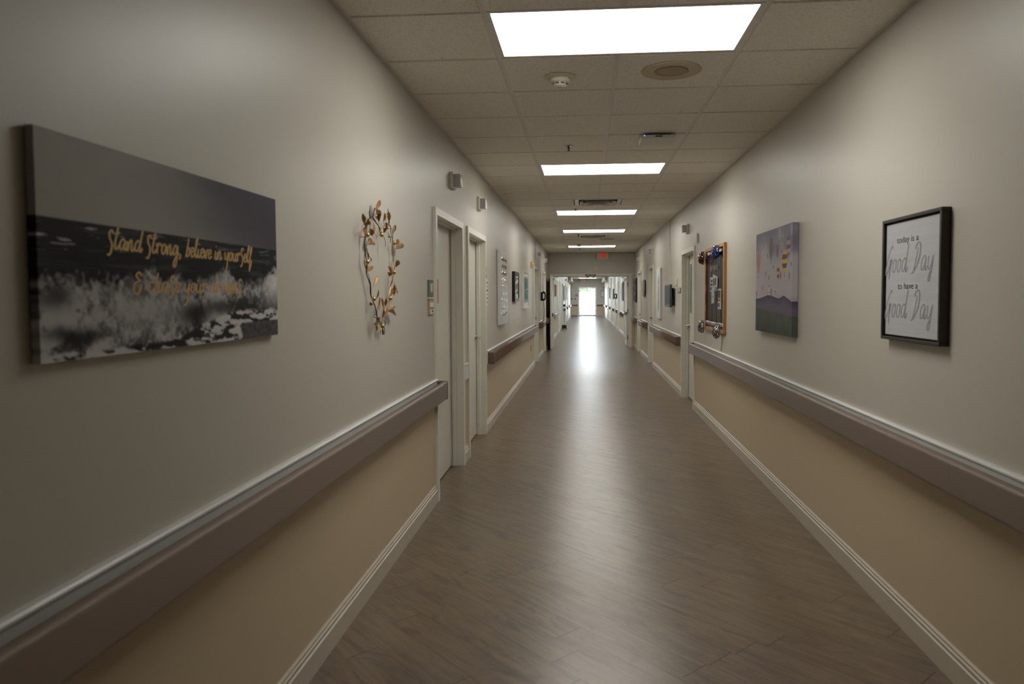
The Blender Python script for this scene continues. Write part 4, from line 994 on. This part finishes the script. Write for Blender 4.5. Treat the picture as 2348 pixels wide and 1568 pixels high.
def paint_balloons(U, V):
    n = fbm(U * 4, V * 5, 71, 4); n2 = fbm(U * 16, V * 12, 72, 3)
    top = np.array([0.21, 0.19, 0.27]); mid = np.array([0.46, 0.43, 0.465])
    k = sstep(0.0, 0.42, V + 0.45 * (n - 0.5))[..., None]; c = top * (1 - k) + mid * k
    st = np.exp(-((V - 0.66 - 0.02 * np.sin(U * 9)) / 0.02) ** 2)[..., None] * 0.25 * sstep(0.5, 0.8, U)[..., None]; c = c * (1 - st) + np.array([0.20, 0.16, 0.20]) * st
    for (cu, cv, ru, rv, c1, c2, dr) in BAL:
        ru *= 1.28; c1 = tuple(x * 1.15 for x in c1)
        y = (V - cv) / rv; w = ru * np.sqrt(np.clip(1 - np.clip(y, -1, 0.35) ** 2, 0, 1)); w = np.where(y > 0.35, ru * 0.937 * np.clip((1.35 - y), 0, 1) ** 0.9, w)
        ins = (np.abs(U - cu) < w) & (y > -1) & (y < 1.28)
        ph = ((U - cu) / np.maximum(w, 1e-4)) if dr == 'v' else y * 0.75
        s = (0.5 + 0.5 * np.sin(ph * 9.5 + 1) > 0.5)[..., None]
        bc = np.where(s, np.array(c1), np.array(c2)) * (1 + 0.25 * (n2[..., None] - 0.5))
        c = np.where(ins[..., None], bc, c)
        bk = (np.abs(U - cu) < ru * 0.10) & (y > 1.40) & (y < 1.58); c = np.where(bk[..., None], np.array([0.05, 0.04, 0.05]), c)
    hill = 0.665 - 0.035 * np.exp(-((U - 0.40) / 0.20) ** 2) - 0.030 * np.exp(-((U - 0.80) / 0.08) ** 2) + 0.008 * (n - 0.5) + 0.02 * sstep(0.9, 1.0, U)
    # a small white lighthouse on the hill
    lh = (np.abs(U - 0.395) < 0.011 - 0.05 * (0.62 - V) * 0.5) & (V > 0.545) & (V < 0.64); c = np.where(lh[..., None], np.array([0.62, 0.60, 0.64]), c)
    lt = (np.abs(U - 0.395) < 0.013) & (((V > 0.540) & (V < 0.552)) | ((V > 0.600) & (V < 0.607))); c = np.where(lt[..., None], np.array([0.06, 0.06, 0.08]), c)
    h = sstep(0, 0.006, V - hill)[..., None]
    hc = np.array([0.080, 0.062, 0.105]) * (1 - sstep(0, 0.10, V - hill)[..., None]) + np.array([0.150, 0.125, 0.180]) * sstep(0, 0.10, V - hill)[..., None]
    c = c * (1 - h) + hc * h
    fl_ = 0.745 + 0.06 * U + 0.010 * (n2 - .5); f = sstep(0, 0.03, V - fl_)[..., None]
    g1 = np.array([0.085, 0.100, 0.085]) * (0.8 + 0.5 * n2[..., None]); g2 = np.array([0.022, 0.026, 0.020]); q = sstep(0.05, 0.26, V - fl_)[..., None]
    return c * (1 - f) + (g1 * (1 - q * 0.45) + g2 * q * 0.45) * f
bc_ = on_wall('canvas_picture', 'R', 5.318, 1.556, 'canvas of striped hot air balloons over misty hills on the right wall', 'picture')
canvas_print('canvas', 1.0, 0.752, 0.040, 340, 260, paint_balloons, bc_)

# ------------------------------------------------------------------ decorated board
bd = on_wall('notice_board', 'R', 7.770, 1.528, 'oak framed notice board covered in black paper beside the narrow windowed door', 'notice board')
W_, H_, D_ = 1.13, 0.905, 0.030; fw = 0.035; m_ = MB()
for a in ((-W_ / 2, W_ / 2, H_ / 2 - fw, H_ / 2), (-W_ / 2, W_ / 2, -H_ / 2, -H_ / 2 + fw), (-W_ / 2, -W_ / 2 + fw, -H_ / 2 + fw, H_ / 2 - fw), (W_ / 2 - fw, W_ / 2, -H_ / 2 + fw, H_ / 2 - fw)): m_.box(a[0], a[1], -D_, 0, a[2], a[3], 0.002, 1)
m_.build('frame', 'wood', bd)
# rumpled black paper backing
m_ = MB(); nx, nz = 90, 10; iw, ih = W_ - 2 * fw, H_ - 2 * fw; vs = []
rp = np.random.RandomState(3)
for j in range(nz + 1):
    for i in range(nx + 1):
        u, v = i / nx, j / nz
        dd_ = 0.010 + 0.0045 * math.sin(u * 38 + 1.4 * math.sin(v * 3)) * math.sin(u * 13 + v * 1.5)
        vs.append(m_.b.verts.new((-iw / 2 + u * iw, -dd_, -ih / 2 + v * ih)))
for j in range(nz):
    for i in range(nx):
        a = j * (nx + 1) + i; f = m_.b.faces.new([vs[a], vs[a + 1], vs[a + nx + 2], vs[a + nx + 1]]); f.smooth = True
m_.build('black_paper', 'blackcloth', bd)
def garland(x0, z0, x1, z1, w, mat, name, sag=0.0, dy=-0.020):
    b_ = MB(); n = 24; pv = None
    for i in range(n + 1):
        t = i / n; x = x0 + (x1 - x0) * t; z = z0 + (z1 - z0) * t - sag * math.sin(PI * t); d = dy - 0.004 * math.sin(t * 21)
        dx, dz = x1 - x0, z1 - z0; ln = math.hypot(dx, dz); nx_, nz_ = -dz / ln * w / 2, dx / ln * w / 2
        r = (b_.b.verts.new((x + nx_, d, z + nz_)), b_.b.verts.new((x, d - 0.006, z)), b_.b.verts.new((x - nx_, d, z - nz_)))
        if pv:
            for k in range(2): f = b_.b.faces.new([pv[k], pv[k + 1], r[k + 1], r[k]]); f.smooth = True
        pv = r
    bmesh.ops.solidify(b_.b, geom=b_.b.faces[:], thickness=0.001)
    return b_.build(name, mat, bd)
it, ib = ih / 2, -ih / 2
garland(-iw / 2, it - 0.020, iw / 2, it - 0.020, 0.038, 'silver', 'ribbon', 0.006); garland(-iw / 2, it - 0.050, iw * 0.30, it - 0.046, 0.022, 'redfoil', 'ribbon', 0.010); garland(-iw / 2, it - 0.070, iw * 0.30, it - 0.064, 0.018, 'blue', 'ribbon', 0.012)
garland(-iw / 2, ib + 0.052, iw / 2, ib + 0.052, 0.034, 'silver', 'ribbon', 0.006); garland(-iw / 2, ib + 0.022, iw / 2, ib + 0.022, 0.03, 'purple', 'ribbon', 0.003)
garland(iw / 2 - 0.012, ib + 0.06, iw / 2 - 0.012, it - 0.06, 0.022, 'purple', 'ribbon'); garland(-iw / 2 + 0.010, ib + 0.06, -iw / 2 + 0.010, it - 0.06, 0.018, 'redfoil', 'ribbon')
BX = lambda y: 7.770 - y
BZ = lambda z: z - 1.528
t_ = MB(); text_into(t_, 'JULY', BX(7.97), -0.019, BZ(1.842), 0.085, 1.25, bold=0.001, slant=0.1); text_into(t_, 'BIRTHDAYS', BX(7.80), -0.019, BZ(1.745), 0.080, bold=0.002, width=0.50); t_.build('foil_lettering', 'silver', bd)
def sheet(name, y0, y1, z0, z1, mats, extra=(), tilt=0.0, d=-0.017):
    b_ = MB(); w_, h_ = abs(y1 - y0), abs(z1 - z0); n = 8; pv = None
    for i in range(n + 1):
        t = i / n; x = -w_ / 2 + w_ * t; dd_ = d - 0.003 * math.sin(PI * t)
        r = (b_.b.verts.new((x, dd_, -h_ / 2)), b_.b.verts.new((x, dd_, h_ / 2)))
        if pv: b_.b.faces.new([pv[0], r[0], r[1], pv[1]])
        pv = r
    bmesh.ops.solidify(b_.b, geom=b_.b.faces[:], thickness=0.0006)
    for (a, b2, c, e, mi) in extra:
        b_.box(-w_ / 2 + a * w_, -w_ / 2 + b2 * w_, d - 0.0042, d - 0.0034, -h_ / 2 + c * h_, -h_ / 2 + e * h_, mi=mi)
    o_ = b_.build(name, mats, bd, (BX((y0 + y1) / 2), 0, BZ((z0 + z1) / 2)), (0, tilt, 0)); return o_
sheet('photo_sheet', 8.06, 7.80, 1.50, 1.655, ['paper', 'darkprint'], ((0.15, 0.80, 0.1, 0.30, 1), (0.2, 0.7, 0.40, 0.55, 1), (0.3, 0.8, 0.65, 0.80, 1)), 0.0)
sheet('photo_sheet', 7.86, 7.58, 1.515, 1.67, ['paper', 'darkprint', 'bluemat'], ((0.20, 0.45, 0.25, 0.75, 1), (0.55, 0.80, 0.35, 0.85, 1), (0.6, 0.95, 0.05, 0.25, 2)), 0.12, -0.022)
sheet('photo_sheet', 7.95, 7.77, 1.37, 1.545, ['paper', 'redfoil'], ((0.2, 0.8, 0.40, 0.46, 1),), -0.1, -0.020)
sheet('photo_sheet', 7.585, 7.390, 1.315, 1.525, ['paper', 'darkprint', 'red', 'blue'], ((0.15, 0.85, 0.55, 0.92, 1), (0.15, 0.8, 0.38, 0.52, 2), (0.15, 0.6, 0.12, 0.30, 3)), 0.0)
sheet('black_card', 7.77, 7.57, 1.385, 1.535, ['black'], (), 0.0, -0.0185)
# pompoms: each a thing of its own, hung on the board's corners
def pompom(y, z, r, mats, label, seed, elong=1.35):
    o = on_wall('foil_pompom', 'R', y, z, label, 'pompom', 'foil pompoms on the notice board', 0.045)
    rr = random.Random(seed)
    cores = [MB() for _ in mats]
    for i in range(330):
        a = rr.uniform(0, 2 * PI); ph = rr.uniform(-0.9, 0.9); q = math.sqrt(1 - ph * ph)
        d = Vector((math.cos(a) * q, -abs(math.sin(a) * q) * 0.8 + 0.1, ph)).normalized()
        ln = r * rr.uniform(0.70, 1.05); side = d.cross(Vector((rr.uniform(-1, 1), rr.uniform(-1, 1), rr.uniform(-1, 1)))).normalized() * 0.0026
        w1 = d.cross(Vector((rr.uniform(-1, 1), rr.uniform(-1, 1), rr.uniform(-1, 1)))).normalized() * r * 0.30
        P = [d * 0.004, d * ln * 0.40 + w1 * 0.5, d * ln * 0.75 + w1 * 1.0, d * ln * 0.98 + w1 * 0.7, d * ln * 1.02 - w1 * 0.1, d * ln * 0.85 - w1 * 0.6]
        for p in P: p.z = p.z * elong - 0.25 * r * (p.length / r) ** 2; p.x *= 0.95
        for p in P:
            if p.y > 0.010: p.y = 0.010
        b_ = cores[i % len(mats)]; V_ = [(b_.b.verts.new(p + side), b_.b.verts.new(p - side)) for p in P]
        for k in range(5): f_ = b_.b.faces.new([V_[k][0], V_[k][1], V_[k + 1][1], V_[k + 1][0]]); f_.smooth = True
    for b_, mt, nm in zip(cores, mats, ('streamers', 'streamers', 'streamers')): b_.build(nm, mt, o)
    return o
pompom(8.36, 1.898, 0.060, ['silver', 'redfoil', 'black'], 'red and silver foil pompom on the top left corner of the notice board', 1)
pompom(7.46, 1.915, 0.062, ['bluefoil', 'silver', 'blue'], 'blue and silver foil pompom near the top right corner of the notice board', 2, 1.2)
pompom(8.36, 1.115, 0.060, ['silver', 'silver', 'dark'], 'silver foil pompom on the bottom left corner of the notice board', 3)
pompom(7.40, 1.112, 0.064, ['silver', 'silver', 'dark'], 'silver foil pompom on the bottom right corner of the notice board', 4)

# ------------------------------------------------------------------ right wall, further down
mo = on_wall('wall_monitor', 'R', 11.60, 1.455, 'dark slate touch monitor on a bracket under the thin cable channel', 'monitor')
MB().box(-0.365, 0.365, -0.085, -0.050, -0.178, 0.178, 0.008).build('monitor_case', 'dark', mo)
MB().box(-0.345, 0.345, -0.0865, -0.0845, -0.135, 0.155).build('screen', 'screen', mo)
MB().box(-0.335, 0.335, -0.087, -0.085, -0.165, -0.148).build('button_strip', 'signgrey', mo)
MB().box(-0.12, 0.12, -0.051, 0, -0.10, 0.12, 0.004).box(0.12, 0.30, -0.045, 0, -0.15, -0.03, 0.004).build('wall_bracket', 'black', mo)
MB().tube(catmull([(0.30, -0.02, -0.06), (0.36, -0.03, -0.10), (0.30, -0.03, -0.155), (0.15, -0.02, -0.14)], 6), 0.004, 6).build('cable', 'black', mo)
rc = tag(MB().box(-0.012, 0.012, -0.014, 0, 1.60, CZ).build('cable_raceway', 'cream', None, (WX, 11.95, 0), (0, 0, -PI / 2)), 'thin cable channel from the ceiling down to the dark monitor', 'cable channel')
tp = on_wall('wall_plate', 'R', 11.06, 1.655, 'small yellowed wall plate between the dark monitor and the windowed door', 'wall plate')
MB().box(-0.06, 0.06, -0.012, 0, -0.065, 0.070, 0.003).build('plate_body', 'cream', tp); MB().box(-0.02, 0.02, -0.018, -0.012, -0.055, -0.040).build('plate_button', 'dark', tp)
rs2 = on_wall('room_sign', 'R', 10.73, 1.530, 'small grey room sign left of the windowed door on the right wall', 'sign')
MB().box(-0.15, 0.15, -0.008, 0, -0.040, 0.042, 0.001).build('sign_plate', 'signgrey', rs2)
t_ = MB(); text_into(t_, 'SPA', 0, -0.009, 0.003, 0.075, 1.6); t_.build('sign_letters', 'paper', rs2)
wc = on_wall('canvas_picture', 'R', 13.50, 1.503, 'tall white canvas with a thin dark blue stripe on the right wall past the monitor', 'picture')
def paint_stripe(U, V):
    n = fbm(U * 5, V * 20, 91, 4); g = 0.66 + 0.06 * (n - 0.5); c = np.stack([g, g, g * 1.01], -1)
    m_ = np.exp(-((U - 0.55 - 0.05 * (n - 0.5)) / 0.13) ** 2) * sstep(0.10, 0.22, V) * sstep(0.90, 0.80, V) * sstep(0.3, 0.6, fbm(U * 4, V * 28, 93, 3) + 0.2)
    return c * (1 - m_[..., None]) + np.stack([0.05 + 0.1 * n, 0.07 + 0.12 * n, 0.15 + 0.2 * n], -1) * m_[..., None]
canvas_print('canvas', 0.62, 0.92, 0.036, 60, 120, paint_stripe, wc)
MB().box(-0.30, 0.30, -0.003, 0, -0.45, 0.45).build('stretcher_bars', 'blackwood', wc)
ovp = on_wall('oval_plaque', 'R', 16.95, 1.635, 'oval silvery wooden plaque with a black edge on the right wall', 'plaque')
prof = [(0.36 * math.copysign(abs(math.cos(a)) ** 0.6, math.cos(a)), 0.20 * math.copysign(abs(math.sin(a)) ** 0.6, math.sin(a))) for a in [2 * PI * k / 40 for k in range(40)]]
MB().prism([(u, v) for u, v in prof], -0.030, 0, 'X').xf(Matrix.Rotation(PI / 2, 4, 'Z')).build('plaque_edge', 'black', ovp)
MB().prism([(u * 0.94, v * 0.93) for u, v in prof], -0.034, -0.0305, 'X').xf(Matrix.Rotation(PI / 2, 4, 'Z')).build('plaque_face', plain('weathered_wood', (0.30, 0.275, 0.235), 0.6, var=0.3, scale=14), ovp)
sw = on_wall('light_switch', 'R', 16.05, 1.33, 'small white wall switch below and left of the oval plaque edge', 'switch')
MB().box(-0.035, 0.035, -0.006, 0, -0.057, 0.057, 0.001).build('switch_plate', 'white', sw); MB().box(-0.008, 0.008, -0.012, -0.006, -0.016, 0.016).build('toggle', 'white', sw)
def paint_dark(U, V):
    n = fbm(U * 6, V * 8, 77, 4); g = 0.06 + 0.30 * sstep(0.45, 0.7, n); return np.stack([g, g * 0.93, g * 0.86], -1)
framed('R', 19.75, 1.605, 0.80, 0.65, 0.045, 0.04, 'black framed dark picture on the right wall next to the double doorway', 'black', paint_dark)

# ------------------------------------------------------------------ beyond the double doors
def paint_red(U, V):
    n = fbm(U * 5, V * 5, 101, 3)[..., None]; k = (U > 0.45)[..., None]
    return np.where(k, np.array([0.02, 0.018, 0.016]), np.array([0.22, 0.045, 0.025])) * (0.6 + n)
def paint_teal(U, V):
    n = fbm(U * 5, V * 6, 111, 3)[..., None]; return np.array([0.04, 0.14, 0.16]) * (0.5 + 1.2 * n)
def paint_pale(U, V):
    n = fbm(U * 5, V * 6, 121, 3)[..., None]; return np.array([0.6, 0.58, 0.58]) * (0.6 + 0.6 * n)
framed('L', 25.2, 1.66, 1.3, 0.42, 0.03, 0.02, 'red and black poster on the left wall just past the open door leaf', 'wood', paint_red)
framed('L', 35.7, 1.60, 0.7, 0.75, 0.03, 0.03, 'dark tall picture on the left wall past the dark alcove', 'dark', paint_teal)
framed('L', 40.5, 1.60, 0.8, 0.75, 0.03, 0.03, 'grey picture on the far left wall, nearer the glass exit', 'grid', paint_pale)
framed('R', 27.6, 1.62, 0.6, 0.65, 0.03, 0.03, 'pale poster on the right wall beyond the doors, before the far phone', 'grid', paint_pale)
framed('R', 26.3, 1.62, 0.5, 0.70, 0.03, 0.03, 'dark teal picture on the right wall just past the open right leaf', 'dark', paint_teal)
framed('R', 35.0, 1.55, 0.7, 0.50, 0.03, 0.03, 'dark green picture on the right wall past the far phone', 'dark', paint_teal)
framed('R', 36.3, 1.55, 0.6, 0.60, 0.03, 0.03, 'pale poster on the right wall past the dark green picture', 'capwhite', paint_pale)
framed('R', 40.5, 1.60, 0.8, 0.60, 0.03, 0.03, 'dark blue picture on the far right wall, last before the end', 'dark', paint_teal)
def endthing(name, x, z, w, h, d, mats, label, cat, extra=()):
    m_ = MB().box(-w / 2, w / 2, -d, 0, -h / 2, h / 2, min(0.004, d / 3), 1, mi=0)
    for (a, b2, c, e, mi) in extra: m_.box(-w / 2 + a * w, -w / 2 + b2 * w, -d - 0.004, -d, -h / 2 + c * h, -h / 2 + e * h, mi=mi)
    o = m_.build(name, mats, None, (x, YF, z)); return tag(o, label, cat)
endthing('wall_sign', -0.79, 1.50, 0.20, 0.12, 0.01, ['blue', 'paper'], 'small navy sign on the end wall left of the glass door', 'sign', ((0.15, 0.85, 0.35, 0.6, 1),))
endthing('alarm_pull_station', -0.895, 1.26, 0.10, 0.13, 0.05, ['red', 'paper'], 'red fire alarm pull box on the end wall left of the glass door', 'alarm', ((0.2, 0.8, 0.5, 0.65, 1),))
endthing('door_keypad', -1.11, 1.26, 0.13, 0.12, 0.04, ['dark', 'white'], 'dark keypad on the end wall left of the red alarm', 'keypad', ((0.5, 0.9, 0.2, 0.8, 1),))
endthing('thermostat', -1.10, 1.72, 0.13, 0.09, 0.03, ['white', 'dark'], 'white thermostat on the end wall above the keypad', 'thermostat', ((0.1, 0.5, 0.3, 0.7, 1),))
endthing('wall_plate', -1.10, 1.92, 0.11, 0.11, 0.02, ['white', 'grid'], 'small white plate on the end wall above the thermostat', 'wall plate', ((0.2, 0.8, 0.4, 0.6, 1),))
endthing('alarm_strobe', 1.17, 2.07, 0.13, 0.15, 0.05, ['yellow', 'dark'], 'yellow alarm strobe high on the end wall right of the glass door', 'alarm', ((0.3, 0.7, 0.3, 0.7, 1),))
endthing('framed_notice', 1.20, 1.60, 0.44, 0.46, 0.02, ['dark', 'paper', 'dark'], 'black framed printed notice on the end wall right of the glass door', 'sign', ((0.06, 0.97, 0.06, 0.94, 1), (0.30, 0.8, 0.78, 0.83, 2), (0.25, 0.85, 0.58, 0.63, 2), (0.35, 0.75, 0.38, 0.43, 2), (0.3, 0.8, 0.18, 0.23, 2)))
bm_ = empty('floor_mat', (-0.93, 52.25, 0)); tag(bm_, 'low blue mat roll with a white end on the floor by the glass exit', 'mat')
MB().box(-0.24, 0.20, -0.10, 0.10, 0.0, 0.055, 0.02).build('mat_roll', 'bluemat', bm_); MB().box(0.20, 0.28, -0.09, 0.09, 0.0, 0.085, 0.01).build('white_end', 'white', bm_)
st = empty('equipment_stand', (-1.08, 31.5, 0)); tag(st, 'thin dark pole on a black base against the far left wall', 'stand')
MB().tube([(0, 0, 0.08), (0, 0, 1.05)], 0.012, 8).build('pole', 'dark', st)
MB().box(-0.10, 0.10, -0.20, 0.20, 0.04, 0.20, 0.02).build('base_body', 'black', st)
for sx in (-1, 1):
    for sy in (-1, 1): MB().lathe([(0.0, -0.012), (0.03, -0.012), (0.03, 0.012), (0.0, 0.012)], (sx * 0.09, sy * 0.17, 0.03), 'X', 14).build('wheel', 'black', st)
MB().box(-0.05, 0.05, -0.08, 0.08, 1.0, 1.10, 0.01).build('stand_head', 'dark', st)

# small pieces belong to the part they sit on: thing > part > sub-part
SUB = {'keypad': 'phone_body', 'coiled_cord': 'handset', 'sign_numbers': 'sign_plate', 'sign_letters': 'sign_plate', 'gold_lettering': 'canvas', 'glass_piece': 'canvas', 'small_lettering': 'sign_panel', 'script_lettering': 'sign_panel',
       'air_slots': 'sensor_head', 'indicator': 'sensor_head', 'exit_letters': 'sign_housing', 'screen': 'monitor_case', 'button_strip': 'monitor_case', 'port': 'casing', 'status_light': 'casing', 'foil_lettering': 'black_paper',
       'name_card': 'holder', 'orange_strip': 'holder', 'socket': 'outlet_plate', 'toggle': 'switch_plate', 'plate_button': 'plate_body', 'sensor_eye': 'sensor_body', 'horn': 'alarm_body', 'bracket': 'backing_board', 'photo_sheet': 'black_paper', 'black_card': 'black_paper'}
kids = {}
for o_ in bpy.data.objects:
    if o_.parent: kids.setdefault(o_.parent.name, []).append(o_)
for nm_, lst in kids.items():
    if bpy.data.objects[nm_].parent: continue
    for o_ in lst:
        want = SUB.get(o_.name.split('.')[0])
        if not want: continue
        host = next((q for q in lst if q.name.split('.')[0] == want), None)
        if host: o_.parent = host
